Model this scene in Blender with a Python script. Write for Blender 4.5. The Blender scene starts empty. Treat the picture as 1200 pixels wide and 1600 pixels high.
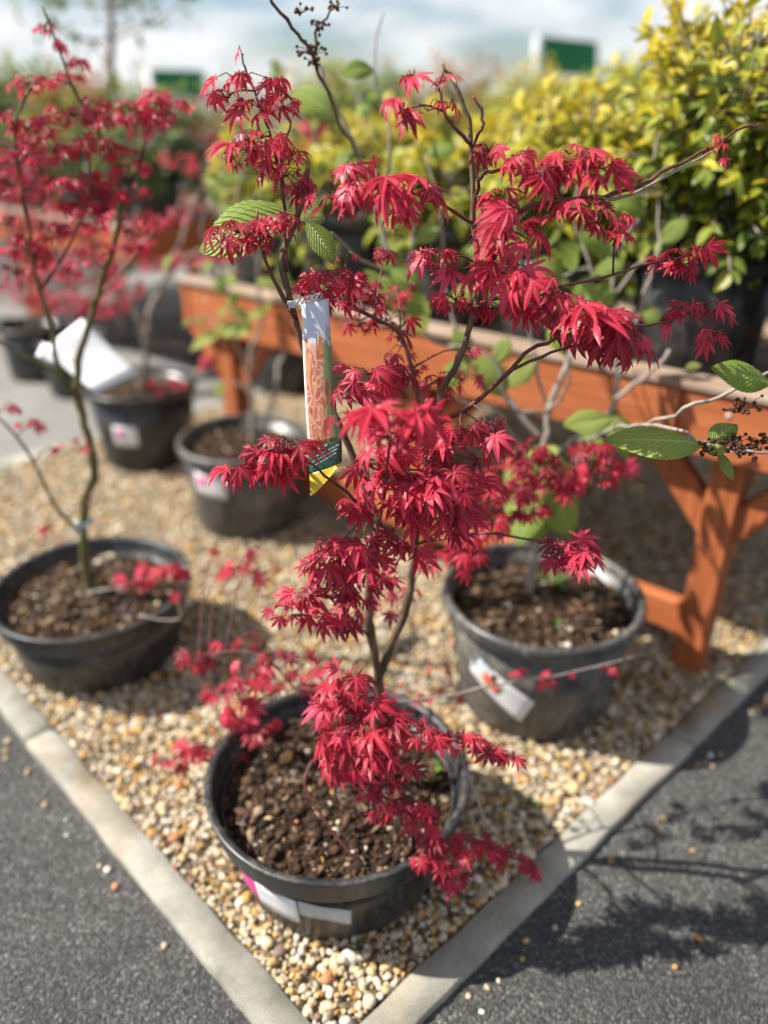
import bpy, math, random
import numpy as np
from mathutils import Vector, Matrix, noise as mnoise
R = math.radians
rng = np.random.default_rng(7)
random.seed(7)
scn = bpy.context.scene
C = scn.collection

# ------------------------------------------------------------------ camera
CAM_H, PITCH, FPX = 1.30, R(27.9), 1230.0
cd = bpy.data.cameras.new('camera')
cam = bpy.data.objects.new('camera', cd); C.objects.link(cam)
cam.location = (0, 0, CAM_H); cam.rotation_euler = (math.pi/2 - PITCH, 0, 0)
cd.sensor_fit = 'VERTICAL'; cd.sensor_height = 24.0; cd.lens = 24.0*FPX/1600
cd.clip_start = .02; cd.clip_end = 2000
cd.dof.use_dof = True; cd.dof.focus_distance = 1.04; cd.dof.aperture_fstop = cd.lens/23.0
cd.dof.aperture_blades = 0
scn.camera = cam

# ------------------------------------------------------------------ sky, sun, exposure
SUN_EL, SUN_AZ = R(47), R(274)          # azimuth clockwise from +Y: the sun stands to the left
w = bpy.data.worlds.new('World'); scn.world = w; w.use_nodes = True
nt = w.node_tree; nt.nodes.clear()
def N(nt, t, **kw):
    n = nt.nodes.new(t)
    for k, v in kw.items(): setattr(n, k, v)
    return n
out = N(nt, 'ShaderNodeOutputWorld'); bg = N(nt, 'ShaderNodeBackground'); bg.inputs[1].default_value = .056
sky = N(nt, 'ShaderNodeTexSky', sky_type='NISHITA', sun_disc=False, sun_elevation=SUN_EL, sun_rotation=SUN_AZ, dust_density=.6, air_density=1.1)
tc = N(nt, 'ShaderNodeTexCoord'); mp = N(nt, 'ShaderNodeMapping'); mp.inputs['Scale'].default_value = (2.0, 2.0, 6.5)
nz = N(nt, 'ShaderNodeTexNoise'); nz.inputs['Scale'].default_value = 1.7; nz.inputs['Detail'].default_value = 7; nz.inputs['Roughness'].default_value = .55
cr = N(nt, 'ShaderNodeValToRGB'); cr.color_ramp.elements[0].position = .43; cr.color_ramp.elements[1].position = .56
mx = N(nt, 'ShaderNodeMixRGB'); mx.inputs[2].default_value = (9.2, 9.4, 9.7, 1)
nt.links.new(tc.outputs['Generated'], mp.inputs[0]); nt.links.new(mp.outputs[0], nz.inputs[0])
nt.links.new(nz.outputs[0], cr.inputs[0]); nt.links.new(cr.outputs[0], mx.inputs[0])
tn = N(nt, 'ShaderNodeMixRGB', blend_type='MULTIPLY'); tn.inputs[0].default_value = 1; tn.inputs[2].default_value = (.84, .95, 1.16, 1)
nt.links.new(sky.outputs[0], tn.inputs[1]); nt.links.new(tn.outputs[0], mx.inputs[1]); nt.links.new(mx.outputs[0], bg.inputs[0]); nt.links.new(bg.outputs[0], out.inputs[0])
sd = bpy.data.lights.new('sun', 'SUN'); sd.energy = 5.0; sd.angle = R(.53); sd.color = (1, .95, .87)
sun = bpy.data.objects.new('sun', sd); C.objects.link(sun)
TO_SUN = Vector((math.sin(SUN_AZ)*math.cos(SUN_EL), math.cos(SUN_AZ)*math.cos(SUN_EL), math.sin(SUN_EL)))
sun.rotation_euler = TO_SUN.to_track_quat('Z', 'Y').to_euler(); sun.location = TO_SUN*20
vs = scn.view_settings; vs.view_transform = 'Standard'; vs.look = 'None'; vs.gamma = 1; vs.exposure = 0.95; vs.use_curve_mapping = False
scn.render.engine = 'CYCLES'; scn.cycles.max_bounces = 8; scn.cycles.transparent_max_bounces = 12
scn.render.resolution_x, scn.render.resolution_y = 768, 1024

# ------------------------------------------------------------------ survey: sight lines measured on the photograph -> points on site
cP, sP = math.cos(PITCH), math.sin(PITCH)
def ray(px, py):
    x, y = (px-600)/FPX, -(py-800)/FPX
    return Vector((x, cP + y*sP, -sP + y*cP))
def G(px, py, z=0.0):                      # point at height z
    d = ray(px, py); t = (z-CAM_H)/d.z
    return Vector((0, 0, CAM_H)) + t*d
def Q(px, py, Y):                          # point at distance Y
    d = ray(px, py)
    return Vector((0, 0, CAM_H)) + d*(Y/d.y)
def PXM(p):                                # metres per photograph pixel at p
    return (p.y*cP - (p.z-CAM_H)*sP)/FPX

# ------------------------------------------------------------------ materials
MATS = {}
def newmat(name):
    m = bpy.data.materials.new(name); m.use_nodes = True; nt = m.node_tree
    b = nt.nodes['Principled BSDF']; MATS[name] = m
    return m, nt, b, nt.nodes['Material Output']
def ramp(nt, stops):
    r = N(nt, 'ShaderNodeValToRGB'); e = r.color_ramp.elements
    while len(e) < len(stops): e.new(.5)
    for el, (p, c) in zip(e, stops): el.position = p; el.color = (*c, 1)
    return r
def bump(nt, b, src, strength, dist):
    bp = N(nt, 'ShaderNodeBump'); bp.inputs['Strength'].default_value = strength; bp.inputs['Distance'].default_value = dist
    nt.links.new(src, bp.inputs['Height']); nt.links.new(bp.outputs[0], b.inputs['Normal']); return bp
def objnoise(nt, scale, detail=4, rough=.6, coord='Object', mscale=(1, 1, 1), dim='3D'):
    tc = N(nt, 'ShaderNodeTexCoord'); mp = N(nt, 'ShaderNodeMapping'); mp.inputs['Scale'].default_value = mscale
    n = N(nt, 'ShaderNodeTexNoise'); n.inputs['Scale'].default_value = scale; n.inputs['Detail'].default_value = detail; n.inputs['Roughness'].default_value = rough
    nt.links.new(tc.outputs[coord], mp.inputs[0]); nt.links.new(mp.outputs[0], n.inputs[0]); return n
def noisemat(name, stops, scale, rough=.8, bmp=(.3, .003), detail=5, spec=.3, mscale=(1, 1, 1), bscale=None, coord='Object'):
    m, nt, b, o = newmat(name)
    n = objnoise(nt, scale, detail, mscale=mscale, coord=coord); r = ramp(nt, stops)
    nt.links.new(n.outputs[0], r.inputs[0]); nt.links.new(r.outputs[0], b.inputs['Base Color'])
    b.inputs['Roughness'].default_value = rough; b.inputs['Specular IOR Level'].default_value = spec
    n2 = objnoise(nt, bscale or scale*4, 4, mscale=mscale, coord=coord); bump(nt, b, n2.outputs[0], *bmp)
    return m
def leafmat(name, stops, vein, transl=.32, rough=.42, spec=.45, pleat=0, veinw=.10, tcol=None, bstr=.5):
    """tint (per leaf) runs along stops; u = across the lobe, v = along it"""
    m, nt, b, o = newmat(name); L = nt.links.new
    at = N(nt, 'ShaderNodeAttribute', attribute_name='tint'); oi = N(nt, 'ShaderNodeObjectInfo')
    wn = N(nt, 'ShaderNodeMath', operation='ADD'); L(at.outputs['Fac'], wn.inputs[0])
    om = N(nt, 'ShaderNodeMapRange'); om.inputs[3].default_value = -.16; om.inputs[4].default_value = .16; L(oi.outputs['Random'], om.inputs[0]); L(om.outputs[0], wn.inputs[1])
    nn = objnoise(nt, 45, 3, coord='Object'); nm = N(nt, 'ShaderNodeMapRange'); nm.inputs[1].default_value = .3; nm.inputs[2].default_value = .7
    nm.inputs[3].default_value = -.14; nm.inputs[4].default_value = .14; L(nn.outputs[0], nm.inputs[0])
    w2 = N(nt, 'ShaderNodeMath', operation='ADD', use_clamp=True); L(wn.outputs[0], w2.inputs[0]); L(nm.outputs[0], w2.inputs[1])
    r = ramp(nt, stops); L(w2.outputs[0], r.inputs[0])
    uv = N(nt, 'ShaderNodeUVMap', uv_map='UVMap'); sx = N(nt, 'ShaderNodeSeparateXYZ'); L(uv.outputs[0], sx.inputs[0])
    a1 = N(nt, 'ShaderNodeMath', operation='SUBTRACT'); a1.inputs[1].default_value = .5; L(sx.outputs[0], a1.inputs[0])
    a2 = N(nt, 'ShaderNodeMath', operation='ABSOLUTE'); L(a1.outputs[0], a2.inputs[0])
    vm = N(nt, 'ShaderNodeMapRange'); vm.inputs[1].default_value = veinw*.3; vm.inputs[2].default_value = veinw; vm.inputs[3].default_value = .75; vm.inputs[4].default_value = 0; L(a2.outputs[0], vm.inputs[0])
    # side veins, slanting forward from the midrib
    s1 = N(nt, 'ShaderNodeMath', operation='MULTIPLY'); s1.inputs[1].default_value = .55; L(a2.outputs[0], s1.inputs[0])
    s2 = N(nt, 'ShaderNodeMath', operation='SUBTRACT'); L(sx.outputs[1], s2.inputs[0]); L(s1.outputs[0], s2.inputs[1])
    s3 = N(nt, 'ShaderNodeMath', operation='MULTIPLY'); s3.inputs[1].default_value = pleat or 62.0; L(s2.outputs[0], s3.inputs[0])
    s4 = N(nt, 'ShaderNodeMath', operation='SINE'); L(s3.outputs[0], s4.inputs[0])
    s5 = N(nt, 'ShaderNodeMapRange'); s5.inputs[1].default_value = .7; s5.inputs[2].default_value = 1; s5.inputs[4].default_value = .3; L(s4.outputs[0], s5.inputs[0])
    vx = N(nt, 'ShaderNodeMath', operation='MAXIMUM'); L(vm.outputs[0], vx.inputs[0]); L(s5.outputs[0], vx.inputs[1])
    mxc = N(nt, 'ShaderNodeMixRGB'); mxc.inputs[2].default_value = (*vein, 1); L(vx.outputs[0], mxc.inputs[0]); L(r.outputs[0], mxc.inputs[1])
    L(mxc.outputs[0], b.inputs['Base Color']); b.inputs['Roughness'].default_value = rough; b.inputs['Specular IOR Level'].default_value = spec
    bp = bump(nt, b, s4.outputs[0], bstr, .0012)
    t = N(nt, 'ShaderNodeBsdfTranslucent')
    if tcol: t.inputs[0].default_value = (*tcol, 1)
    else: L(mxc.outputs[0], t.inputs[0])
    ms = N(nt, 'ShaderNodeMixShader'); ms.inputs[0].default_value = transl
    L(b.outputs[0], ms.inputs[1]); L(t.outputs[0], ms.inputs[2]); L(ms.outputs[0], o.inputs[0])
    return m
M_RED = leafmat('red_maple_leaf', [(0, (.20, .008, .018)), (.25, (.42, .009, .03)), (.55, (.63, .018, .056)), (1, (.84, .075, .15))], (.82, .12, .19), .36, .36, .6)
M_VIB = leafmat('pleated_green_leaf', [(0, (.12, .21, .03)), (.5, (.25, .35, .06)), (1, (.40, .46, .12))], (.44, .50, .18), .35, .5, .35, pleat=70, veinw=.05, bstr=.9)
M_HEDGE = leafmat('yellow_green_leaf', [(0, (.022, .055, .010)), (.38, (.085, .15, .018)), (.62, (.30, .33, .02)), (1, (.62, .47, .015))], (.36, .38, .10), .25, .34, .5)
M_GREEN = leafmat('green_leaf', [(0, (.02, .05, .012)), (.5, (.07, .14, .022)), (1, (.22, .30, .035))], (.2, .28, .08), .28, .38, .5)
M_MIXED = leafmat('mixed_leaf', [(0, (.04, .09, .02)), (.45, (.15, .2, .03)), (.7, (.5, .36, .03)), (1, (.45, .08, .05))], (.35, .3, .1), .28, .45, .4)
def attrmat(name, rough=.75, spec=.35, scale=120, amt=.3, bmp=(.35, .002)):
    m, nt, b, o = newmat(name); L = nt.links.new
    a = N(nt, 'ShaderNodeAttribute', attribute_name='col'); n = objnoise(nt, scale, 4)
    mr = N(nt, 'ShaderNodeMapRange'); mr.inputs[1].default_value = .25; mr.inputs[2].default_value = .75; mr.inputs[3].default_value = 1-amt; mr.inputs[4].default_value = 1+amt*.6; L(n.outputs[0], mr.inputs[0])
    mu = N(nt, 'ShaderNodeMixRGB', blend_type='MULTIPLY'); mu.inputs[0].default_value = 1; L(a.outputs['Color'], mu.inputs[1]); L(mr.outputs[0], mu.inputs[2])
    L(mu.outputs[0], b.inputs['Base Color']); b.inputs['Roughness'].default_value = rough; b.inputs['Specular IOR Level'].default_value = spec
    bump(nt, b, n.outputs[0], *bmp); return m
M_STONE = attrmat('pebble', .6, .4)
M_CHIP = attrmat('bark_chip', .9, .2, 160, .4)
M_BARK = noisemat('maple_bark', [(.3, (.055, .038, .022)), (.55, (.13, .085, .05)), (.75, (.24, .18, .11))], 60, .65, (.5, .003), mscale=(1, 1, .35))
M_TWIG = noisemat('red_twig', [(.3, (.07, .018, .018)), (.7, (.17, .055, .04))], 80, .5, (.2, .001), spec=.4)
M_GREYBARK = noisemat('grey_bark', [(.3, (.17, .14, .115)), (.55, (.33, .28, .235)), (.8, (.46, .41, .36))], 40, .8, (.4, .003), mscale=(1, 1, .4))
M_OLIVE = noisemat('olive_bark', [(.3, (.06, .055, .022)), (.6, (.15, .13, .05)), (.8, (.26, .2, .12))], 45, .7, (.4, .003), mscale=(1, 1, .4))
M_DRY = noisemat('dried_flower', [(.3, (.035, .016, .01)), (.7, (.11, .05, .03))], 200, .9, (.4, .001))
M_TIMBER = noisemat('stained_timber', [(.25, (.23, .062, .022)), (.5, (.38, .108, .038)), (.75, (.50, .160, .060))], 9, .6, (.6, .003), 10, mscale=(5, 5, .25), bscale=26)
M_TIMBERH = noisemat('stained_timber_rail', [(.25, (.25, .068, .024)), (.5, (.40, .118, .042)), (.75, (.52, .175, .07))], 9, .6, (.6, .003), 10, mscale=(.25, 5, 5), bscale=26)
M_TIMBERW = noisemat('weathered_timber', [(.25, (.20, .13, .085)), (.55, (.33, .24, .18)), (.8, (.45, .36, .29))], 8, .8, (.35, .002), 8, mscale=(.3, 3, 3), bscale=30)
M_POT = noisemat('black_plastic', [(.3, (.012, .0125, .014)), (.6, (.022, .023, .025)), (.85, (.05, .048, .045))], 9, .42, (.12, .001), 7, .5)
M_POTD = noisemat('dusty_black_plastic', [(.3, (.03, .03, .031)), (.55, (.055, .054, .052)), (.8, (.10, .094, .085))], 7, .55, (.15, .001), 7, .45)
M_SOIL = noisemat('soil', [(.3, (.018, .011, .007)), (.55, (.05, .03, .018)), (.8, (.10, .065, .042))], 55, .95, (1, .01), 8, .15)
M_WHITE = noisemat('white_plastic', [(.3, (.68, .68, .68)), (.7, (.80, .80, .81))], 30, .35, (.05, .0005))
M_MAG = noisemat('magenta_print', [(.3, (.66, .04, .26)), (.7, (.74, .09, .34))], 30, .4, (.05, .0005))
M_INK = noisemat('blue_ink', [(.3, (.22, .25, .36)), (.7, (.32, .36, .48))], 30, .5, (.05, .0005))
M_ORANGE = noisemat('orange_print', [(.35, (.75, .35, .22)), (.6, (.62, .12, .05)), (.8, (.5, .6, .75))], 25, .4, (.05, .0005))
M_SKYP = noisemat('pale_blue_print', [(.3, (.45, .58, .72)), (.7, (.7, .76, .8))], 30, .4, (.05, .0005))
M_SIGN = noisemat('green_sign_face', [(.3, (.008, .15, .045)), (.7, (.012, .20, .06))], 3, .45, (.05, .001))
M_METAL = noisemat('pale_metal', [(.3, (.5, .52, .54)), (.7, (.62, .63, .64))], 10, .4, (.05, .001))
M_TIE = noisemat('pale_blue_tie', [(.3, (.38, .52, .52)), (.7, (.5, .62, .6))], 50, .5, (.1, .001))
def potmat(name, stops, dust, amount):
    m, nt, b, o = newmat(name); L = nt.links.new
    n = objnoise(nt, 9, 7); r = ramp(nt, stops); L(n.outputs[0], r.inputs[0])
    d = objnoise(nt, 16, 9, .72); d2 = objnoise(nt, 90, 6, .7, mscale=(1, 1, .25))
    ad = N(nt, 'ShaderNodeMath', operation='MULTIPLY'); L(d.outputs[0], ad.inputs[0]); L(d2.outputs[0], ad.inputs[1])
    k = ramp(nt, [(.22, (0, 0, 0)), (.40, (amount,)*3)]); L(ad.outputs[0], k.inputs[0])
    mx_ = N(nt, 'ShaderNodeMixRGB'); mx_.inputs[2].default_value = (*dust, 1); L(k.outputs[0], mx_.inputs[0]); L(r.outputs[0], mx_.inputs[1]); L(mx_.outputs[0], b.inputs['Base Color'])
    rr = N(nt, 'ShaderNodeMapRange'); rr.inputs[3].default_value = .34; rr.inputs[4].default_value = .8; L(k.outputs[0], rr.inputs[0]); L(rr.outputs[0], b.inputs['Roughness'])
    bump(nt, b, d2.outputs[0], .12, .001); return m
M_POT = potmat('black_plastic', [(.3, (.011, .0118, .0135)), (.6, (.020, .021, .023)), (.85, (.04, .039, .038))], (.15, .135, .11), .55)
M_POTD = potmat('dusty_black_plastic', [(.3, (.03, .03, .031)), (.55, (.055, .054, .052)), (.8, (.10, .094, .085))], (.22, .20, .165), .75)
# concrete kerb
def concrete():
    m, nt, b, o = newmat('concrete_kerb'); L = nt.links.new
    n1 = objnoise(nt, 6, 6, .6); r = ramp(nt, [(.30, (.15, .14, .11)), (.48, (.29, .275, .23)), (.66, (.41, .39, .335))]); L(n1.outputs[0], r.inputs[0])
    n2 = objnoise(nt, 2.1, 5, .65); r2 = ramp(nt, [(.30, (.62, .64, .58)), (.44, (1, 1, 1)), (.54, (1, 1, 1)), (.70, (.80, .60, .36))]); L(n2.outputs[0], r2.inputs[0])
    n3 = objnoise(nt, 230, 3, .7); r3 = ramp(nt, [(.3, (.7, .7, .7)), (.6, (1.05, 1.05, 1.05))]); L(n3.outputs[0], r3.inputs[0])
    a = N(nt, 'ShaderNodeMixRGB', blend_type='MULTIPLY'); a.inputs[0].default_value = 1; L(r.outputs[0], a.inputs[1]); L(r2.outputs[0], a.inputs[2])
    c = N(nt, 'ShaderNodeMixRGB', blend_type='MULTIPLY'); c.inputs[0].default_value = .8; L(a.outputs[0], c.inputs[1]); L(r3.outputs[0], c.inputs[2])
    L(c.outputs[0], b.inputs['Base Color']); b.inputs['Roughness'].default_value = .85; bump(nt, b, n3.outputs[0], .5, .002); return m
M_CONC = concrete()
def asphalt(name, base, light):
    m, nt, b, o = newmat(name); L = nt.links.new
    tc = N(nt, 'ShaderNodeTexCoord'); vo = N(nt, 'ShaderNodeTexVoronoi'); vo.inputs['Scale'].default_value = 235; L(tc.outputs['Object'], vo.inputs[0])
    sp = N(nt, 'ShaderNodeSeparateColor'); L(vo.outputs['Color'], sp.inputs[0])
    r = ramp(nt, [(0, [k*.55 for k in base]), (.5, base), (.8, [k*1.7 for k in base]), (.93, [k*2.2 for k in base]), (1, light)]); L(sp.outputs[0], r.inputs[0])
    n = objnoise(nt, 2.2, 7, .65); r2 = ramp(nt, [(.28, (.55, .55, .57)), (.48, (.95, .95, .95)), (.72, (1.5, 1.45, 1.36))]); L(n.outputs[0], r2.inputs[0])
    a = N(nt, 'ShaderNodeMixRGB', blend_type='MULTIPLY'); a.inputs[0].default_value = 1; L(r.outputs[0], a.inputs[1]); L(r2.outputs[0], a.inputs[2])
    L(a.outputs[0], b.inputs['Base Color']); b.inputs['Roughness'].default_value = .8
    bp = bump(nt, b, vo.outputs['Distance'], .9, .004); bp.invert = True; return m
M_ASPH = asphalt('asphalt', (.047, .046, .044), (.20, .19, .17))
M_PAVE = noisemat('pale_paving', [(.3, (.17, .165, .15)), (.7, (.24, .23, .21))], 3, .85, (.4, .003), 7, bscale=150)
M_GBASE = noisemat('gravel_base', [(.3, (.06, .045, .03)), (.55, (.20, .15, .09)), (.75, (.38, .31, .21))], 60, .9, (1, .01), 6, bscale=90)
def tagmat():
    m, nt, b, o = newmat('printed_tag'); L = nt.links.new
    uv = N(nt, 'ShaderNodeUVMap', uv_map='UVMap'); sx = N(nt, 'ShaderNodeSeparateXYZ'); L(uv.outputs[0], sx.inputs[0])
    mp = N(nt, 'ShaderNodeMapping'); mp.inputs['Scale'].default_value = (2.4, 5.5, 1); mp.inputs['Rotation'].default_value = (0, 0, .5); L(uv.outputs[0], mp.inputs[0])
    n = N(nt, 'ShaderNodeTexNoise'); n.inputs['Scale'].default_value = 1.5; n.inputs['Detail'].default_value = 6; n.inputs['Distortion'].default_value = 1.6; L(mp.outputs[0], n.inputs[0])
    leaf = ramp(nt, [(.25, (.10, .03, .02)), (.38, (.34, .09, .04)), (.47, (.48, .20, .08)), (.53, (.56, .32, .22)), (.6, (.34, .06, .05)), (.7, (.52, .28, .18))]); L(n.outputs[0], leaf.inputs[0])
    # green foliage on the right of the picture
    gm = N(nt, 'ShaderNodeMath', operation='ADD'); L(sx.outputs[0], gm.inputs[0])
    ng = N(nt, 'ShaderNodeMath', operation='MULTIPLY_ADD'); ng.inputs[1].default_value = .7; ng.inputs[2].default_value = -.35; L(n.outputs[0], ng.inputs[0]); L(ng.outputs[0], gm.inputs[1])
    gr = ramp(nt, [(.66, (0, 0, 0)), (.74, (1, 1, 1))]); L(gm.outputs[0], gr.inputs[0])
    m1 = N(nt, 'ShaderNodeMixRGB'); m1.inputs[2].default_value = (.13, .19, .06, 1); L(gr.outputs[0], m1.inputs[0]); L(leaf.outputs[0], m1.inputs[1])
    # pale sky at the top
    sm = N(nt, 'ShaderNodeMath', operation='MULTIPLY_ADD'); sm.inputs[1].default_value = .45; L(n.outputs[0], sm.inputs[0]); L(sx.outputs[1], sm.inputs[2])
    sr = ramp(nt, [(1.0, (0, 0, 0)), (1.0, (1, 1, 1))])
    sm.inputs[1].default_value = .30
    sr.color_ramp.elements[0].position = .955; sr.color_ramp.elements[1].position = .99; L(sm.outputs[0], sr.inputs[0])
    m2 = N(nt, 'ShaderNodeMixRGB'); m2.inputs[2].default_value = (.50, .53, .59, 1); L(sr.outputs[0], m2.inputs[0]); L(m1.outputs[0], m2.inputs[1])
    ed = ramp(nt, [(.05, (1, 1, 1)), (.07, (0, 0, 0))]); L(sx.outputs[0], ed.inputs[0])
    m3 = N(nt, 'ShaderNodeMixRGB'); m3.inputs[2].default_value = (.75, .7, .68, 1); L(ed.outputs[0], m3.inputs[0]); L(m2.outputs[0], m3.inputs[1])
    L(m3.outputs[0], b.inputs['Base Color']); b.inputs['Roughness'].default_value = .22; b.inputs['Specular IOR Level'].default_value = .6; return m
M_TAG = tagmat()
M_TAGG = noisemat('dark_green_print', [(.3, (.012, .07, .045)), (.7, (.018, .09, .06))], 20, .25, (.03, .0005), spec=.6)
M_TAGY = noisemat('yellow_print', [(.3, (.62, .46, .02)), (.7, (.70, .55, .04))], 20, .25, (.03, .0005), spec=.6)
def clearfilm():
    m, nt, b, o = newmat('clear_film'); b.inputs['Base Color'].default_value = (.85, .87, .9, 1); b.inputs['Roughness'].default_value = .12
    t = N(nt, 'ShaderNodeBsdfTransparent'); ms = N(nt, 'ShaderNodeMixShader'); ms.inputs[0].default_value = .35
    nt.links.new(t.outputs[0], ms.inputs[1]); nt.links.new(b.outputs[0], ms.inputs[2]); nt.links.new(ms.outputs[0], o.inputs[0]); return m
M_FILM = clearfilm()

# ------------------------------------------------------------------ object helpers
def tag(o, label=None, cat=None, group=None, kind=None):
    if label: o['label'] = label
    if cat: o['category'] = cat
    if group: o['group'] = group
    if kind: o['kind'] = kind
    return o
def link(name, data, parent=None, mat=None):
    o = bpy.data.objects.new(name, data); C.objects.link(o)
    if parent: o.parent = parent; o.matrix_parent_inverse = parent.matrix_world.inverted() if False else Matrix.Translation(-Vector(parent.location)) if parent.type == 'EMPTY' else Matrix.Identity(4)
    if mat and data is not None and not data.materials: data.materials.append(mat)
    return o
def empty(name, loc=(0, 0, 0)):
    o = bpy.data.objects.new(name, None); C.objects.link(o); o.location = loc; o.empty_display_size = .05; return o
def mesh(name, V, Fc, smooth=True):
    me = bpy.data.meshes.new(name); me.from_pydata([tuple(v) for v in V], [], Fc); me.validate()
    if smooth: me.polygons.foreach_set('use_smooth', [True]*len(me.polygons))
    me.update(); return me
def trimesh(name, V, T, UV=None, tint=None, col=None, smooth=True):
    V = np.asarray(V, np.float32); T = np.asarray(T, np.int32)
    me = bpy.data.meshes.new(name); me.vertices.add(len(V)); me.vertices.foreach_set('co', V.ravel())
    me.loops.add(T.size); me.loops.foreach_set('vertex_index', T.ravel())
    me.polygons.add(len(T)); me.polygons.foreach_set('loop_start', np.arange(0, T.size, 3, dtype=np.int32)); me.polygons.foreach_set('loop_total', np.full(len(T), 3, np.int32))
    if smooth: me.polygons.foreach_set('use_smooth', np.ones(len(T), bool))
    if UV is not None:
        l = me.uv_layers.new(name='UVMap'); l.data.foreach_set('uv', np.asarray(UV, np.float32)[T.ravel()].ravel())
    if tint is not None:
        a = me.attributes.new('tint', 'FLOAT', 'POINT'); a.data.foreach_set('value', np.asarray(tint, np.float32))
    if col is not None:
        a = me.attributes.new('col', 'FLOAT_COLOR', 'POINT'); a.data.foreach_set('color', np.asarray(np.c_[col, np.ones(len(col))], np.float32).ravel())
    me.update(); me.validate(); return me
class MB:
    def __init__(s): s.v = []; s.f = []
    def box(s, c, ax, ay, az, hx, hy, hz, bev=.004):
        """box with chamfered edges (24 vertices)"""
        c = Vector(c); n = len(s.v); b = min(bev, hx*.4, hy*.4, hz*.4)
        idx = {}
        for sx in (-1, 1):
            for sy in (-1, 1):
                for sz in (-1, 1):
                    for k, (dx, dy, dz) in enumerate(((hx, hy-b, hz-b), (hx-b, hy, hz-b), (hx-b, hy-b, hz))):
                        idx[sx, sy, sz, k] = len(s.v); s.v.append(c + ax*(sx*dx) + ay*(sy*dy) + az*(sz*dz))
        F = s.f
        def fc(l, outv):
            p = [s.v[i] for i in l]; nn = (p[1]-p[0]).cross(p[2]-p[0])
            F.append(l if nn.dot(outv) > 0 else l[::-1])
        for d in range(3):
            for sg in (-1, 1):
                o = [i for i in range(3) if i != d]; l = []
                for a, b2 in ((-1, -1), (1, -1), (1, 1), (-1, 1)):
                    sgn = [0, 0, 0]; sgn[d] = sg; sgn[o[0]] = a; sgn[o[1]] = b2; l.append(idx[(*sgn, d)])
                fc(l, (ax, ay, az)[d]*sg)
        for d in range(3):
            o = [i for i in range(3) if i != d]
            for a in (-1, 1):
                for b2 in (-1, 1):
                    def I(e, k):
                        sgn = [0, 0, 0]; sgn[d] = e; sgn[o[0]] = a; sgn[o[1]] = b2; return idx[(*sgn, k)]
                    fc([I(-1, o[0]), I(1, o[0]), I(1, o[1]), I(-1, o[1])], (ax, ay, az)[o[0]]*a + (ax, ay, az)[o[1]]*b2)
        for sx in (-1, 1):
            for sy in (-1, 1):
                for sz in (-1, 1): fc([idx[sx, sy, sz, 0], idx[sx, sy, sz, 1], idx[sx, sy, sz, 2]], ax*sx + ay*sy + az*sz)
        return s
    def tube(s, pts, rad, seg=8, cap=True):
        pts = [Vector(p) for p in pts]; n = len(pts); base = len(s.v)
        if not hasattr(rad, '__len__'): rad = [rad]*n
        up = Vector((.31, .17, .93)); prev = None
        for i, p in enumerate(pts):
            t = (pts[min(i+1, n-1)] - pts[max(i-1, 0)]).normalized()
            x = prev - t*prev.dot(t) if prev else t.cross(up)
            if x.length < 1e-5: x = t.cross(Vector((1, 0, 0)))
            x.normalize(); y = t.cross(x); prev = x
            for k in range(seg):
                a = 2*math.pi*k/seg; s.v.append(p + (x*math.cos(a) + y*math.sin(a))*rad[i])
        for i in range(n-1):
            for k in range(seg):
                a = base+i*seg+k; b = base+i*seg+(k+1) % seg; s.f.append((a, b, b+seg, a+seg))
        if cap:
            s.f.append(tuple(base+k for k in range(seg))[::-1]); s.f.append(tuple(base+(n-1)*seg+k for k in range(seg)))
        return s
    def lathe(s, prof, c, seg=64, wob=0.0):
        base = len(s.v); c = Vector(c); m = len(prof)
        for k in range(seg):
            a = 2*math.pi*k/seg
            wv = 1 + wob*math.sin(2*a+.7) + wob*.5*math.sin(3*a+1.9)
            for r, z in prof: s.v.append(c + Vector((r*wv*math.cos(a), r*wv*math.sin(a), z)))
        for k in range(seg):
            k2 = (k+1) % seg
            for i in range(m-1): s.f.append((base+k*m+i, base+k2*m+i, base+k2*m+i+1, base+k*m+i+1))
        return s
    def build(s, name, mat, parent=None, smooth=True):
        return link(name, mesh(name, s.v, s.f, smooth), parent, mat)
def smooth_path(pts, sub=4):
    """Catmull-Rom through pts"""
    pts = [Vector(p) for p in pts]
    if len(pts) < 3: return [pts[0].lerp(pts[-1], i/sub) for i in range(sub+1)]
    o = []
    for i in range(len(pts)-1):
        p0, p1, p2, p3 = pts[max(i-1, 0)], pts[i], pts[i+1], pts[min(i+2, len(pts)-1)]
        for k in range(sub):
            t = k/sub
            o.append(.5*((2*p1) + (p2-p0)*t + (2*p0-5*p1+4*p2-p3)*t*t + (3*p1-p0-3*p2+p3)*t**3))
    return o + [pts[-1]]
def jitter_path(P, a): return [p + Vector((random.gauss(0, a), random.gauss(0, a), random.gauss(0, a))) if 0 < i < len(P)-1 else p for i, p in enumerate(P)]

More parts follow.
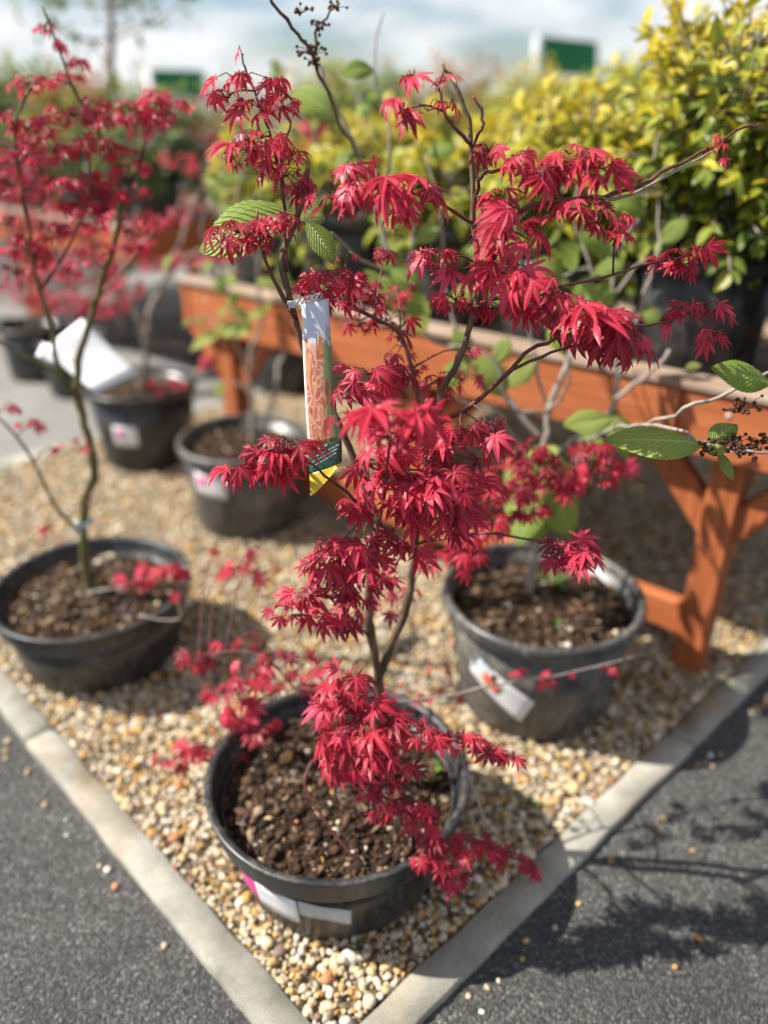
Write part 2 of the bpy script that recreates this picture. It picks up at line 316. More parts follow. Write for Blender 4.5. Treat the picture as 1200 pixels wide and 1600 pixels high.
# ------------------------------------------------------------------ leaf shapes
def maple_leaf(droop, fold, seed, curl=.0):
    """seven-lobed palmate leaf, unit length, base at origin, middle lobe to +Y, face up +Z"""
    r_ = random.Random(seed); V = []; T = []; UV = []
    ang = [0, 33, -33, 68, -68, 108, -108]; ln = [1, .93, .93, .74, .74, .40, .40]
    lobes = sorted([(a + r_.uniform(-4, 4), l*r_.uniform(.92, 1.06)) for a, l in zip(ang, ln)])
    def pt(a, r, off, zf, dr):
        a = R(a); d = Vector((math.sin(a), math.cos(a), 0)); n = Vector((math.cos(a), -math.sin(a), 0))
        b = dr*r; k = math.sin(b)/b if b > 1e-4 else 1; kz = (1-math.cos(b))/b if b > 1e-4 else 0
        p = d*(r*k) + n*off; p.z = -r*kz + zf; return p
    for i, (a, L) in enumerate(lobes):
        dr = droop*r_.uniform(.75, 1.25); wd = .100*L*r_.uniform(.9, 1.1)*(1.1 if L > .6 else 1.0); fo = fold*r_.uniform(.7, 1.3)
        side = r_.uniform(-.05, .05)
        for sgn in (-1, 1):
            j = i+sgn
            sa = (a + lobes[j][0])/2 if 0 <= j < len(lobes) else a + sgn*24
            sr = .21*min(1, (L + (lobes[j][1] if 0 <= j < len(lobes) else L))/1.7)
            S = pt(sa, sr, 0, fo*.05, dr)
            mid = [pt(a, 0, 0, 0, dr), pt(a, .42*L, side*.3, 0, dr), pt(a, .74*L, side*.7, 0, dr), pt(a, L, side, 0, dr)]
            A = pt(a, .50*L, sgn*wd + side*.4, wd*fo, dr); B = pt(a, .76*L, sgn*wd*.62 + side*.7, wd*fo*.62, dr)
            A0 = pt(a, .36*L, sgn*wd*.86 + side*.2, wd*fo*.8, dr)
            b = len(V); V += mid + [S, A0, A, B]
            u = .5 + .5*sgn
            UV += [(.5, 0), (.5, .42*L), (.5, .74*L), (.5, L), (u*.7+.15, sr), (u, .36*L), (u, .5*L), (u, .76*L)]
            tr = [(0, 4, 5), (0, 5, 1), (1, 5, 6), (1, 6, 7), (1, 7, 2), (2, 7, 3)]
            T += [tuple(b+q for q in (t if sgn < 0 else t[::-1])) for t in tr]
    return np.array([v[:] for v in V]), np.array(T), np.array(UV)
def oval_leaf(fold=.25, droop=.6, wide=.24, n=4, wave=0.0, pointy=.5):
    V = []; T = []; UV = []
    for sgn in (-1, 1):
        b = len(V)
        for i in range(n+1):
            t = i/n; hw = wide*(math.sin(math.pi*min(1, t**.85))**.8)*(1-pointy*.35*t) if 0 < i < n else 0.0
            bb = droop*t; k = math.sin(bb)/bb if bb > 1e-4 else 1; kz = (1-math.cos(bb))/bb if bb > 1e-4 else 0
            V.append((0, t*k, -t*kz)); UV.append((.5, t))
            V.append((sgn*hw, t*k, -t*kz + fold*hw + wave*math.sin(t*9+sgn))); UV.append((.5+.5*sgn, t))
        for i in range(n):
            a = b+2*i; q = [(a, a+1, a+3), (a, a+3, a+2)]
            T += [t if sgn > 0 else t[::-1] for t in q]
    return np.array(V), np.array(T), np.array(UV)
def pleated_leaf(seed, droop=.7, wide=.27):
    """viburnum leaf: ovate, pleated along the side veins, toothed edge"""
    V = []; T = []; UV = []; n, m = 26, 4; r_ = random.Random(seed); bend = r_.uniform(-.12, .12)
    for sgn in (-1, 1):
        b = len(V)
        for i in range(n+1):
            t = i/n; hw = wide*(math.sin(math.pi*t**.8)**.75)*(1-.12*t) if 0 < i < n else .004
            if i % 2: hw *= 1.035
            for j in range(m+1):
                q = j/m; tt = t + .16*q*hw/wide*(1-t)
                bb = droop*tt; k = math.sin(bb)/bb if bb > 1e-4 else 1; kz = (1-math.cos(bb))/bb if bb > 1e-4 else 0
                z = -tt*kz + .22*hw*q - .34*hw*q*q + .011*math.sin(math.pi*i)*1 + (.005 if i % 2 else -.005)*min(1, q*1.6)*min(1, hw/wide*1.5)
                V.append((sgn*hw*q + bend*tt*tt, tt*k, z)); UV.append((.5+.5*sgn*q, t))
        for i in range(n):
            for j in range(m):
                a = b+i*(m+1)+j; q = [(a, a+1, a+m+2), (a, a+m+2, a+m+1)]
                T += [t if sgn > 0 else t[::-1] for t in q]
    return np.array(V), np.array(T), np.array(UV)
def orient(d, nrm):
    """rows: local axes -> world (middle lobe along d, face towards nrm)"""
    y = Vector(d).normalized(); z = Vector(nrm) - y*Vector(nrm).dot(y)
    if z.length < 1e-4: z = y.orthogonal()
    z.normalize(); x = y.cross(z); return Matrix((x, y, z)).transposed()
def bake_leaves(name, base_list, items, mat, parent, kind='stuff'):
    """items: (loc, Matrix3, scale, tint, variant) -> one mesh"""
    Vs, Ts, Us, Tn, n = [], [], [], [], 0
    for loc, M, s, ti, v in items:
        V, T, U = base_list[v]; W = V @ (np.array(M).T*s) + np.array(loc)
        Vs.append(W); Ts.append(T+n); Us.append(U); Tn.append(np.full(len(V), ti)); n += len(V)
    me = trimesh(name, np.concatenate(Vs), np.concatenate(Ts), np.concatenate(Us), np.concatenate(Tn))
    o = link(name, me, parent, mat); o['kind'] = kind; return o
def leaf_objects(name, base_meshes, items, parent):
    for loc, M, s, ti, v in items:
        o = bpy.data.objects.new(name, base_meshes[v][min(2, int(max(0, ti)*3))]); C.objects.link(o)
        o.parent = parent; o.matrix_parent_inverse = Matrix.Translation(-Vector(parent.location))
        o.matrix_basis = Matrix.Translation(loc) @ M.to_4x4() @ Matrix.Scale(s, 4)
def leaf_meshes(name, base_list, mat):
    out = []
    for V, T, U in base_list:
        row = []
        for ti in (.22, .5, .8):
            me = trimesh(name, V, T, U, np.full(len(V), ti)); me.materials.append(mat); row.append(me)
        out.append(row)
    return out
MAPLE = [maple_leaf(d, f, i) for i, (d, f) in enumerate([(.75, .45), (1.0, .55), (1.25, .5), (.55, .6), (1.5, .65), (.9, -.5)])]
MAPLE_M = leaf_meshes('maple_leaf', MAPLE, M_RED)
OVAL = [oval_leaf(.30, .5), oval_leaf(.15, .9), oval_leaf(.4, .2, .28)]
PLEAT = [pleated_leaf(1), pleated_leaf(2, .4), pleated_leaf(3, 1.0, .30)]
PLEAT_M = leaf_meshes('leaf', PLEAT, M_VIB)

# ================================================================== THE SETTING
UV_ = Vector((-.704, .710, 0)); VV = Vector((.733, .680, 0)); ZZ = Vector((0, 0, 1))
KZ = .014
def quad(name, pts, mat, kind='structure', label=None):
    me = mesh(name, pts, [tuple(range(len(pts)))], False); o = link(name, me, None, mat); o['kind'] = kind; return o
kl = (1.3-KZ)/1.3
CO = Vector((-.084*kl, .602*kl, 0)); CI = Vector((-.0798*kl, .690*kl, 0))    # outer and inner corner of the kerb
tag(quad('asphalt_ground', [(-300, -60, -.004), (300, -60, -.004), (300, 500, -.004), (-300, 500, -.004)], M_ASPH), 'dark grey asphalt around the gravel bed and beyond', 'asphalt')
BS, BT = 2.52, 4.2                                                         # bed length along the left and right kerb
bed = quad('gravel_bed', [CI, CI+VV*BT, CI+VV*BT+UV_*BS, CI+UV_*BS], M_GBASE); tag(bed, 'ground under the loose golden gravel', 'ground')
pv = quad('paved_aisle', [CI+UV_*(BS+.07)-VV*.4+ZZ*-.0005, CI+UV_*(BS+.07)+VV*6+ZZ*-.0005, CI+UV_*(BS+3.2)+VV*6+ZZ*-.0005, CI+UV_*(BS+3.2)-VV*.4+ZZ*-.0005], M_PAVE)
tag(pv, 'pale grey paved aisle behind the gravel bed', 'paving')

def kerb(name, label, O0, I0, d, total, first, step=.93):
    e = empty(name, (0, 0, 0)); tag(e, label, 'kerb', None, 'structure')
    w_ = I0-O0; a = 0.0; L = first; k = 0
    while a < total:
        b = min(a+L, total); mb = MB()
        n = (w_ - d*w_.dot(d)); wid = n.length; n.normalize()
        c0 = O0 if a == 0 else None
        # a wedge-ended or square length, built with a worn, slightly wavy top
        ns = 26; rows = []
        for i in range(ns+1):
            t = i/ns; s_ = a + .003 + (b-a-.006)*t
            po = O0 + d*s_; pi = po + n*wid
            if a == 0 and i == 0: po, pi = O0.copy(), I0.copy()
            elif a == 0 and t < .35: pi = I0.lerp(pi, t/.35) if (pi-I0).dot(d) < 0 else pi
            dz = .0022*mnoise.noise(Vector((s_*3.1, k*7.7, O0.x*9))) + random.gauss(0, .0003) + (k % 3-1)*.0012
            j1 = .0042*mnoise.noise(Vector((s_*17, 3.3, k))); j2 = .0042*mnoise.noise(Vector((s_*17, 9.3, k)))
            rd = .0035 + (.003 if i in (0, ns) else 0)
            rows.append([po+ZZ*-.08, po+n*j1+ZZ*(KZ-rd+dz), po+n*(rd*.8+j1)+ZZ*(KZ+dz), pi-n*(rd*.8+j2)+ZZ*(KZ+dz), pi-n*j2+ZZ*(KZ-rd+dz), pi+ZZ*-.08])
        for r_ in rows: mb.v += r_
        for i in range(ns):
            for j in range(5): mb.f.append((i*6+j, (i+1)*6+j, (i+1)*6+j+1, i*6+j+1))
        mb.f.append(tuple(range(6))); mb.f.append(tuple(ns*6+j for j in range(6))[::-1])
        o = mb.build('kerb_stone', M_CONC, e, True)
        a = b; L = step; k += 1
    return e
kerb('kerb_left', 'pale concrete edging along the left side of the gravel bed', CO, CI, UV_, 2.69, 1.03)
kerb('kerb_right', 'pale concrete edging between gravel bed and asphalt under the bench end', CO + VV*.0 + Vector((.004, 0, 0)), CI + Vector((.004, .001, 0)), VV, 4.4, 1.06)
FO = CI + UV_*BS
kerb('kerb_back', 'pale concrete edging where gravel meets the paved aisle', FO+UV_*.07+VV*-.1, FO+VV*-.1, VV, 4.4, .93)

# ------------------------------------------------------------------ gravel (uncountable)
def ico(sub):
    import bmesh
    bm = bmesh.new(); bmesh.ops.create_icosphere(bm, subdivisions=sub, radius=1)
    V = np.array([v.co[:] for v in bm.verts]); T = np.array([[v.index for v in f.verts] for f in bm.faces]); bm.free(); return V, T
ICO1, ICO2 = ico(1), ico(2)
def stones(P, size, cols, base, flat=(.45, .8), rough=.14, yw=(.62, 1)):
    V, T = base; n = len(P); m = len(V)
    q = rng.normal(size=(n, 4)); yaw = rng.uniform(0, 2*np.pi, n); tl = rng.normal(0, .3, n); tr_ = rng.normal(0, .3, n)
    cy, sy, ct, st, cr_, sr_ = np.cos(yaw), np.sin(yaw), np.cos(tl), np.sin(tl), np.cos(tr_), np.sin(tr_)
    one, zero = np.ones(n), np.zeros(n)
    Rz = np.stack([np.stack([cy, -sy, zero], -1), np.stack([sy, cy, zero], -1), np.stack([zero, zero, one], -1)], 1)
    Rx = np.stack([np.stack([one, zero, zero], -1), np.stack([zero, ct, -st], -1), np.stack([zero, st, ct], -1)], 1)
    Ry = np.stack([np.stack([cr_, zero, sr_], -1), np.stack([zero, one, zero], -1), np.stack([-sr_, zero, cr_], -1)], 1)
    M = Rz @ Rx @ Ry
    sc = np.stack([np.ones(n), rng.uniform(*yw, n), rng.uniform(*flat, n)], -1)*size[:, None]
    # low-frequency lumps, different for each stone
    ph = rng.uniform(0, 6.28, (n, 3)); fr = rng.uniform(1.2, 2.6, (n, 3))
    lump = 1 + rough*(np.sin(V[None, :, 0]*fr[:, :1]+ph[:, :1]) + np.sin(V[None, :, 1]*fr[:, 1:2]+ph[:, 1:2]) + np.sin(V[None, :, 2]*fr[:, 2:]+ph[:, 2:]))
    lump += rng.normal(0, rough*.35, (n, m))
    W = V[None]*lump[..., None]*sc[:, None]
    W = np.einsum('nij,nmj->nmi', M, W) + P[:, None]
    TT = (T[None] + (np.arange(n)*m)[:, None, None]).reshape(-1, 3)
    return W.reshape(-1, 3), TT, np.repeat(cols, m, 0)
PAL = np.array([[.56, .46, .30], [.58, .52, .41], [.52, .34, .13], [.46, .25, .07], [.33, .20, .09], [.58, .48, .34], [.40, .33, .24], [.26, .20, .15], [.62, .56, .46], [.55, .42, .22], [.16, .11, .08], [.44, .19, .08]])
PW = np.array([17, 13, 11, 8, 6, 15, 5, 4, 9, 12, 4, 3.]); PW /= PW.sum()
def stone_cols(n, pal=PAL, pw=PW):
    c = pal[rng.choice(len(pal), n, p=pw)]*rng.uniform(.78, 1.16, (n, 1)); return c
u2, v2, ci = np.array(UV_[:2]), np.array(VV[:2]), np.array(CI[:2])
parts = []; off = 0
def add_gravel(sp, ymax, ymin, layer, base, szr):
    s_ = np.arange(.004, BS-.005, sp); t_ = np.arange(.004, BT-.6, sp); S, Tt = np.meshgrid(s_, t_); S = S.ravel()+rng.uniform(-.5, .5, S.size)*sp; Tt = Tt.ravel()+rng.uniform(-.5, .5, Tt.size)*sp
    S = np.clip(S, .008, BS-.01); Tt = np.maximum(Tt, .008)
    p = ci + S[:, None]*u2 + Tt[:, None]*v2
    k = (p[:, 1] <= ymax) & (p[:, 1] > ymin) & (p[:, 0] > -p[:, 1]*.62-.55) & (p[:, 0] < p[:, 1]*.62+.55)
    p = p[k]; n = len(p); size = szr[0]*np.exp(rng.normal(0, szr[1], n)); size = np.clip(size, .0028, .0135)
    z = layer + size*.30 + .005*np.array([mnoise.noise(Vector((a*2.3, b*2.3, 1))) for a, b in p])
    return stones(np.c_[p, z], size, stone_cols(n), base, (.4, .75), .19, (.55, 1))
global_n = 0
GV, GT, GC = [], [], []
for args in ((.0118, 1.5, 0, .003, ICO2, (.0056, .36)), (.0130, 9, 1.5, .003, ICO1, (.0064, .34)), (.0165, 1.5, 0, .009, ICO2, (.0053, .36)), (.0195, 9, 1.5, .009, ICO1, (.0068, .34))):
    a, b, c = add_gravel(*args); GV.append(a); GT.append(b+global_n); GC.append(c); global_n += len(a)
gm = trimesh('gravel', np.concatenate(GV), np.concatenate(GT), None, None, np.concatenate(GC))
tag(link('gravel', gm, None, M_STONE), 'loose golden, white and brown pea gravel filling the bed', 'gravel', None, 'stuff')
# strays and grit on the asphalt
n = 15000; p = np.c_[rng.uniform(-1.4, 1.9, n), rng.uniform(.35, 2.3, n)]
rel = p-ci; det = u2[0]*v2[1]-u2[1]*v2[0]; ss = (rel[:, 0]*v2[1]-rel[:, 1]*v2[0])/det; tt = (u2[0]*rel[:, 1]-u2[1]*rel[:, 0])/det
outm = (ss < -.085) | (tt < -.085); p = p[outm]; n = len(p)
sz = np.clip(.0014*np.exp(rng.normal(0, .45, n)), .0007, .005)
cg = np.array([.075, .073, .069])[None]*np.exp(rng.normal(0, .45, (n, 1)))
eg = np.minimum(np.abs(ss+.085) + 9*(tt < -.2), np.abs(tt+.085) + 9*(ss < -.2))[outm]
big = (rng.random(n) < .0025) | ((eg < .035) & (rng.random(n) < .22)); sz[big] = rng.uniform(.005, .009, big.sum()); cg[big] = stone_cols(int(big.sum()))
a, b, c = stones(np.c_[p, -.004+sz*.2], sz, cg, ICO1)
tag(link('grit', trimesh('grit', a, b, None, None, c), None, M_STONE), 'fine grit and a few strayed pebbles on the asphalt', 'grit', None, 'stuff')

M_LITTER = leafmat('dry_leaf', [(0, (.10, .05, .025)), (.5, (.22, .12, .05)), (1, (.36, .22, .10))], (.3, .2, .1), .15, .7, .2)
lit = []
for k in range(150):
    a_, b_ = rng.uniform(.0, BS-.1), rng.uniform(.0, 2.0)
    q = CI + UV_*a_ + VV*b_ + ZZ*.024
    if rng.random() < .12: q = Vector((rng.uniform(-1, 1.2), rng.uniform(.6, 1.6), .002)); q.z = .002
    lit.append((q, orient(Vector((rng.normal(), rng.normal(), rng.normal()*.2)), Vector((rng.normal()*.25, rng.normal()*.25, 1))), rng.uniform(.010, .026), rng.random(), int(rng.integers(0, 3))))
lo_ = bake_leaves('leaf_litter', OVAL, lit, M_LITTER, None); tag(lo_, 'small dry brown leaves scattered over the gravel', 'leaf litter', None, 'stuff')
# ================================================================== POTS
def sticker(parent, name, mat, c, r, a0, a1, z0, z1, taper=0.0, tilt=0.0, off=.0012, curl=0.0):
    """a sheet stuck round the pot wall between two angles"""
    mb = MB(); n = 12; m = 4
    for j in range(m+1):
        for i in range(n+1):
            t = i/n; q = j/m; a = a0+(a1-a0)*t; z = z0+(z1-z0)*q + tilt*(t-.5)
            rr = r + taper*z + off + curl*t*t + .0006*math.sin(t*9+q*4)
            mb.v.append(Vector(c) + Vector((rr*math.cos(a), rr*math.sin(a), z)))
    for j in range(m):
        for i in range(n): a = j*(n+1)+i; mb.f.append((a, a+1, a+n+2, a+n+1))
    o = mb.build(name, mat, parent)
    sm = o.modifiers.new('thickness', 'SOLIDIFY'); sm.thickness = .0006; sm.offset = 1
    return o
def soil(name, label, c, r, z, lump, nchip, pebbles, seed, rel=.01):
    rings, seg = 14, 56; V = []; F = []
    for i in range(rings+1):
        for k in range(seg):
            rr = r*i/rings; a = 2*math.pi*k/seg; x, y = c[0]+rr*math.cos(a), c[1]+rr*math.sin(a)
            V.append((x, y, z + lump*mnoise.noise(Vector((x*16, y*16, seed))) + lump*.5*mnoise.noise(Vector((x*45, y*45, seed))) + .018*(1-(i/rings)**2)))
    F = [(i*seg+k, i*seg+(k+1) % seg, (i+1)*seg+(k+1) % seg, (i+1)*seg+k) for i in range(rings) for k in range(seg)]
    me = mesh(name, V, [f[::-1] for f in F]); o = link(name, me, None, M_SOIL); tag(o, label, 'soil', None, 'stuff')
    rr = r*.97*np.sqrt(rng.random(nchip)); an = rng.uniform(0, 2*np.pi, nchip); x = c[0]+rr*np.cos(an); y = c[1]+rr*np.sin(an)
    zz = np.array([z + lump*mnoise.noise(Vector((a*16, b*16, seed))) + lump*.5*mnoise.noise(Vector((a*45, b*45, seed))) + .018*(1-(q/r)**2) for a, b, q in zip(x, y, rr)])
    size = np.clip(.0036*np.exp(rng.normal(0, .62, nchip)), .0014, .014)
    bark = np.array([[.11, .06, .035], [.17, .10, .06], [.06, .035, .022], [.25, .16, .10], [.35, .25, .17], [.04, .025, .018]])
    cols = bark[rng.choice(6, nchip, p=[.27, .14, .28, .07, .03, .21])]*rng.uniform(.55, 1.0, (nchip, 1))
    pb = rng.random(nchip) < pebbles; cols[pb] = stone_cols(int(pb.sum()))
    V2, T2, C2 = stones(np.c_[x, y, zz+size*.25], size, cols, ICO1, (.16, .5), .34, (.3, .85))
    ch = trimesh(name+'_chips', V2, T2, None, None, C2, smooth=False)
    b = link('bark_chips', ch, o, M_CHIP); b['kind'] = 'stuff'
    lt = MB(); rl = random.Random(seed)
    for k in range(34):
        q, a, d = r*.9*math.sqrt(rl.random()), rl.uniform(0, 6.28), rl.uniform(0, 6.28); L = rl.uniform(.012, .05); p = Vector((c[0]+q*math.cos(a), c[1]+q*math.sin(a), z+.018*(1-(q/r)**2)+.007+rl.uniform(0, .006)))
        if q + L*.6 > r*.95: continue
        dv = Vector((math.cos(d), math.sin(d), rl.uniform(-.15, .15)))*L*.5; lt.tube([p-dv, p+Vector((rl.gauss(0, .002), rl.gauss(0, .002), .002)), p+dv], [.0009, .0011, .0006], 5)
    lo = lt.build('twig_litter', M_GREYBARK, o); lo['kind'] = 'stuff'; return o
def pot(name, label, c, body, rim, mat, group=None, seg=80, wob=.004):
    e = empty(name, c); tag(e, label, 'plant pot', group)
    MB().lathe(body, c, seg, wob).build('body', mat, e); MB().lathe(rim, c, seg, wob).build('rim', mat, e); return e
def bowl_prof(r, h, t=.006):
    body = [(.001, .012), (r*.60, .012), (r*.70, .0), (r*.765, .004), (r*.80, .02), (r*.85, .5*(.02+h*.8)), (r*.90, h*.80), (r*.90-t, h*.80), (r*.84, .5*(.02+h*.8)), (r*.77, .022), (r*.66, .016)]
    rim = [(r*.895, h*.74), (r*.93, h*.735), (r*.955, h*.75), (r*.962, h*.77), (r*.962, h*.93), (r*.975, h*.965), (r, h*.975), (r*1.0, h*.992), (r*.985, h), (r*.955, h*.998), (r*.94, h*.985), (r*.93, h*.93), (r*.905, h*.74), (r*.895, h*.74)]
    return body, rim
def tall_prof(r, h, rb, t=.006):
    body = [(.001, .012), (rb*.88, .012), (rb*.9, 0), (rb*.97, .0), (rb, .008), (rb+(r*.93-rb)*.5, h*.45), (r*.93, h*.92), (r*.93-t, h*.92), (rb-t, .02)]
    rim = [(r*.925, h*.87), (r*.95, h*.87), (r*.985, h*.885), (r, h*.915), (r*1.005, h*.95), (r*.995, h*.985), (r*.975, h), (r*.945, h), (r*.925, h*.985), (r*.915, h*.95), (r*.912, h*.87), (r*.925, h*.87)]
    return body, rim
GZ = .012
P1 = Vector((-.083, 1.035, GZ)); R1, H1 = .236, .215
front = pot('plant_pot', 'wide black bowl pot in the gravel corner, holding the sharp red maple', P1, *bowl_prof(R1, H1), M_POT)
PL = Vector((-.735, 1.665, GZ)); RL, HL = .243, .205
leftp = pot('plant_pot', 'wide black bowl pot with dry soil, holding the maple with the pale tie', PL, *bowl_prof(RL, HL), M_POT)
P2 = Vector((.362, 1.50, GZ)); R2, H2 = .228, .295
rightp = pot('plant_pot', 'tall dusty dark grey pot with crooked picture sticker next to the bench leg', P2, *tall_prof(R2, H2, .178), M_POTD)
P3 = Vector((-.465, 2.41, GZ)); R3, H3 = .215, .295
midp = pot('plant_pot', 'tall dark grey pot with pink and white sticker, pale forked stems in it', P3, *tall_prof(R3, H3, .172), M_POTD)
P4 = Vector((-.945, 2.93, GZ)); R4, H4 = .212, .31
backp = pot('plant_pot', 'black pot with pink and white sticker under the tilted white card', P4, *tall_prof(R4, H4, .172), M_POT)
# stickers
def pang(c, x, y): return math.atan2(y-c.y, x-c.x)
A = R(-90)
st1 = sticker(front, 'price_sticker', M_WHITE, P1, .1855, R(-130), R(-107), .060, .130, .155, 0, .003)
sticker(st1, 'pink_logo', M_MAG, P1, .1855, R(-143), R(-130.3), .064, .134, .155, -.004, .003)
sticker(front, 'peeling_film', M_FILM, P1, .1855, R(-106), R(-82), .090, .132, .155, -.002, .004, .010)
def stick2(p, P, r, rb, h, a0, a1, z0, z1):
    tp = (r*.93-rb)/h
    st_ = sticker(p, 'price_sticker', M_WHITE, P, rb, a0, a1, z0, z1, tp, 0, .003)
    am = a0+(a1-a0)*.12; sticker(st_, 'pink_logo', M_MAG, P, rb, am, a0+(a1-a0)*.42, z0+(z1-z0)*.45, z0+(z1-z0)*.85, tp, 0, .0046)
stick2(midp, P3, R3, .172, H3, R(-134), R(-100), .155, .235)
stick2(backp, P4, R4, .172, H4, R(-112), R(-84), .115, .195)
# crooked picture sticker: a rhombus on the pot wall
def rhomb(p, P, rb, tp, quad_, mat, name, off):
    mb = MB(); n = 8; (a, b, c, d) = quad_
    for j in range(n+1):
        for i in range(n+1):
            s, t = i/n, j/n
            an = (a[0]*(1-s)+b[0]*s)*(1-t) + (d[0]*(1-s)+c[0]*s)*t; z = (a[1]*(1-s)+b[1]*s)*(1-t) + (d[1]*(1-s)+c[1]*s)*t
            rr = rb+tp*z+off; mb.v.append(P + Vector((rr*math.cos(an), rr*math.sin(an), z)))
    mb.f = [(j*(n+1)+i, j*(n+1)+i+1, (j+1)*(n+1)+i+1, (j+1)*(n+1)+i) for j in range(n) for i in range(n)]
    o = mb.build(name, mat, p); s_ = o.modifiers.new('thickness', 'SOLIDIFY'); s_.thickness = .0006; s_.offset = 1
    return o
tp2 = (R2*.93-.178)/H2
ps = rhomb(rightp, P2, .178, tp2, [(R(-143), .222), (R(-101), .130), (R(-109), .062), (R(-148), .150)], M_WHITE, 'picture_sticker', .003)
rhomb(ps, P2, .178, tp2, [(R(-139), .206), (R(-126), .178), (R(-132), .138), (R(-143), .162)], M_SKYP, 'sticker_sky', .0042)
rhomb(ps, P2, .178, tp2, [(R(-134), .182), (R(-122), .152), (R(-127), .124), (R(-138), .15)], M_ORANGE, 'sticker_flower', .0052)
soil('potting_soil', 'dark soil with bark chips and pebbles in the front bowl pot', P1, R1*.885, GZ+H1*.74, .016, 4600, .05, 1)
soil('potting_soil', 'dry brown soil with pale grit around the olive maple trunk', PL, RL*.885, GZ+HL*.76, .011, 4600, .07, 2)
soil('potting_soil', 'coarse bark mulch in the tall pot next to the bench leg', P2, R2*.89, GZ+H2*.82, .015, 3600, .04, 3)
soil('potting_soil', 'brown soil around the pale forked stems', P3, R3*.89, GZ+H3*.84, .010, 700, .1, 4)
soil('potting_soil', 'dark soil in the black pot under the tilted white card', P4, R4*.89, GZ+H4*.86, .010, 500, .1, 5)
# weeds in pots and gravel
def weed(name, label, p, nl, ln, seed):
    r_ = random.Random(seed); it = []
    for k in range(nl):
        a = r_.uniform(0, 6.28); d = Vector((math.cos(a), math.sin(a), r_.uniform(.5, 1.8)))
        it.append((Vector(p)+Vector((math.cos(a), math.sin(a), 0))*.006, orient(d, Vector((-d.x*.3, -d.y*.3, 1))), ln*r_.uniform(.6, 1.1), r_.uniform(.3, .8), r_.randrange(3)))
    e = empty(name, p); tag(e, label, 'weed')
    lm = leaf_meshes('leaf', OVAL, M_GREEN); leaf_objects('leaf', lm, it, e); return e
weed('weed', 'small green weed at the rear edge of the front bowl pot', G(668, 1215, GZ+H1*.74), 26, .035, 1)
weed('weed', 'small green weed around the stem base in the dusty grey pot', G(862, 920, GZ+H2*.84), 22, .045, 2)
weed('weed', 'single pale seedling near the front lip of the dusty grey pot', G(872, 985, GZ+H2*.84), 4, .035, 3)
weed('weed', 'tiny weed growing in the gravel between pot and right kerb', G(828, 1258, .015), 14, .02, 4)
weed('weed', 'pale seedling on the left of the bark mulch', G(738, 945, GZ+H2*.84), 4, .035, 5)

# ================================================================== PLANTS
class Plant:
    def __init__(s, name, label, cat, base, group=None):
        s.root = empty(name, base); tag(s.root, label, cat, group); s.pts = []; s.lean = False; s.twigs = MB(); s.leaves = []
    def stem(s, name, pts, r0, r1, mat, sub=4, seg=8, jit=.0012, nodes=True):
        P = jitter_path(smooth_path(pts, sub), jit); n = len(P)
        rad = [r0+(r1-r0)*i/(n-1) for i in range(n)]
        if nodes: rad = [r*(1.18 if i % 5 == 3 else 1) for i, r in enumerate(rad)]
        mb = MB(); mb.tube(P, rad, seg); o = mb.build(name, mat, s.root)
        s.pts += [(p, r) for p, r in zip(P, rad)]; return o
    def attach(s, target, r=.0011):
        """a curved twig from the nearest woody point (below if possible) to target"""
        best = min(s.pts, key=lambda q: (q[0]-target).length + max(0, q[0].z-target.z)*.35)
        a, ra = best; d = (target-a); L = d.length
        if L < .006: return a
        mid = a.lerp(target, .5) + Vector((0, 0, L*.13)) + Vector((random.gauss(0, L*.06), random.gauss(0, L*.06), 0))
        P = smooth_path([a, mid, target], 3); s.twigs.tube(P, [min(ra, r*1.7)+(r*.75-min(ra, r*1.7))*i/(len(P)-1) for i in range(len(P))], 5, False)
        return a
    def finish_twigs(s, mat):
        if s.twigs.v:
            o = s.twigs.build('twigs', mat, s.root); o['kind'] = 'stuff'
    def finish_leaves(s, name, bases, meshes, mat, nobj=300, foliage='foliage'):
        it = sorted(s.leaves, key=lambda q: -q[2]/PXM(Vector(q[0])))
        leaf_objects(name, meshes, it[:nobj], s.root)
        if it[nobj:]: bake_leaves(foliage, bases, it[nobj:], mat, s.root)
CAMV = Vector((0, 0, CAM_H))
def maple_clump(pl, px, py, rx, ry, n, size, Y, tint=.5, twig=True, ydep=.5, dens=1.22, lsz=.98):
    """n leaves in opposite pairs hanging round the end of a twig seen at (px, py)"""
    n = max(1, int(round(n*dens))) if n > 2 else n; size *= lsz; rx *= 1.30; ry *= .92
    if pl.lean: Y += LEAN(py)
    c = Q(px, py, Y); k = PXM(c)
    if twig: pl.attach(c + Vector((0, .01, -.004)))
    for i in range(n):
        a = 2*math.pi*(i+random.random()*.7)/n; rr = math.sqrt(random.random())
        dx, dz = math.cos(a)*rr*rx*k, math.sin(a)*rr*ry*k*.9
        p = c + Vector((dx, random.uniform(-1, 1)*ydep*max(rx, ry)*k + .0, dz))
        s = size*k*random.uniform(.30, .64)
        az = math.atan2(p.y-c.y - .35*rx*k, dx + random.gauss(0, .3)*rx*k) if random.random() < .75 else random.uniform(0, 6.28)
        el = R(random.uniform(-52, 2))
        d = Vector((math.cos(az)*math.cos(el), math.sin(az)*math.cos(el), math.sin(el)))
        nm = Vector((random.gauss(-.15, .3), random.gauss(-.35, .3), 1))
        M = orient(d, nm)
        pl.leaves.append((p, M, s, min(1, max(0, random.gauss(tint, .28))), random.randrange(6)))
        mid = c.lerp(p, .5) + Vector((0, 0, .006)); pl.twigs.tube([c + Vector((0, .008, -.003)), mid, p], [.0009, .0007, .0006], 4, False)

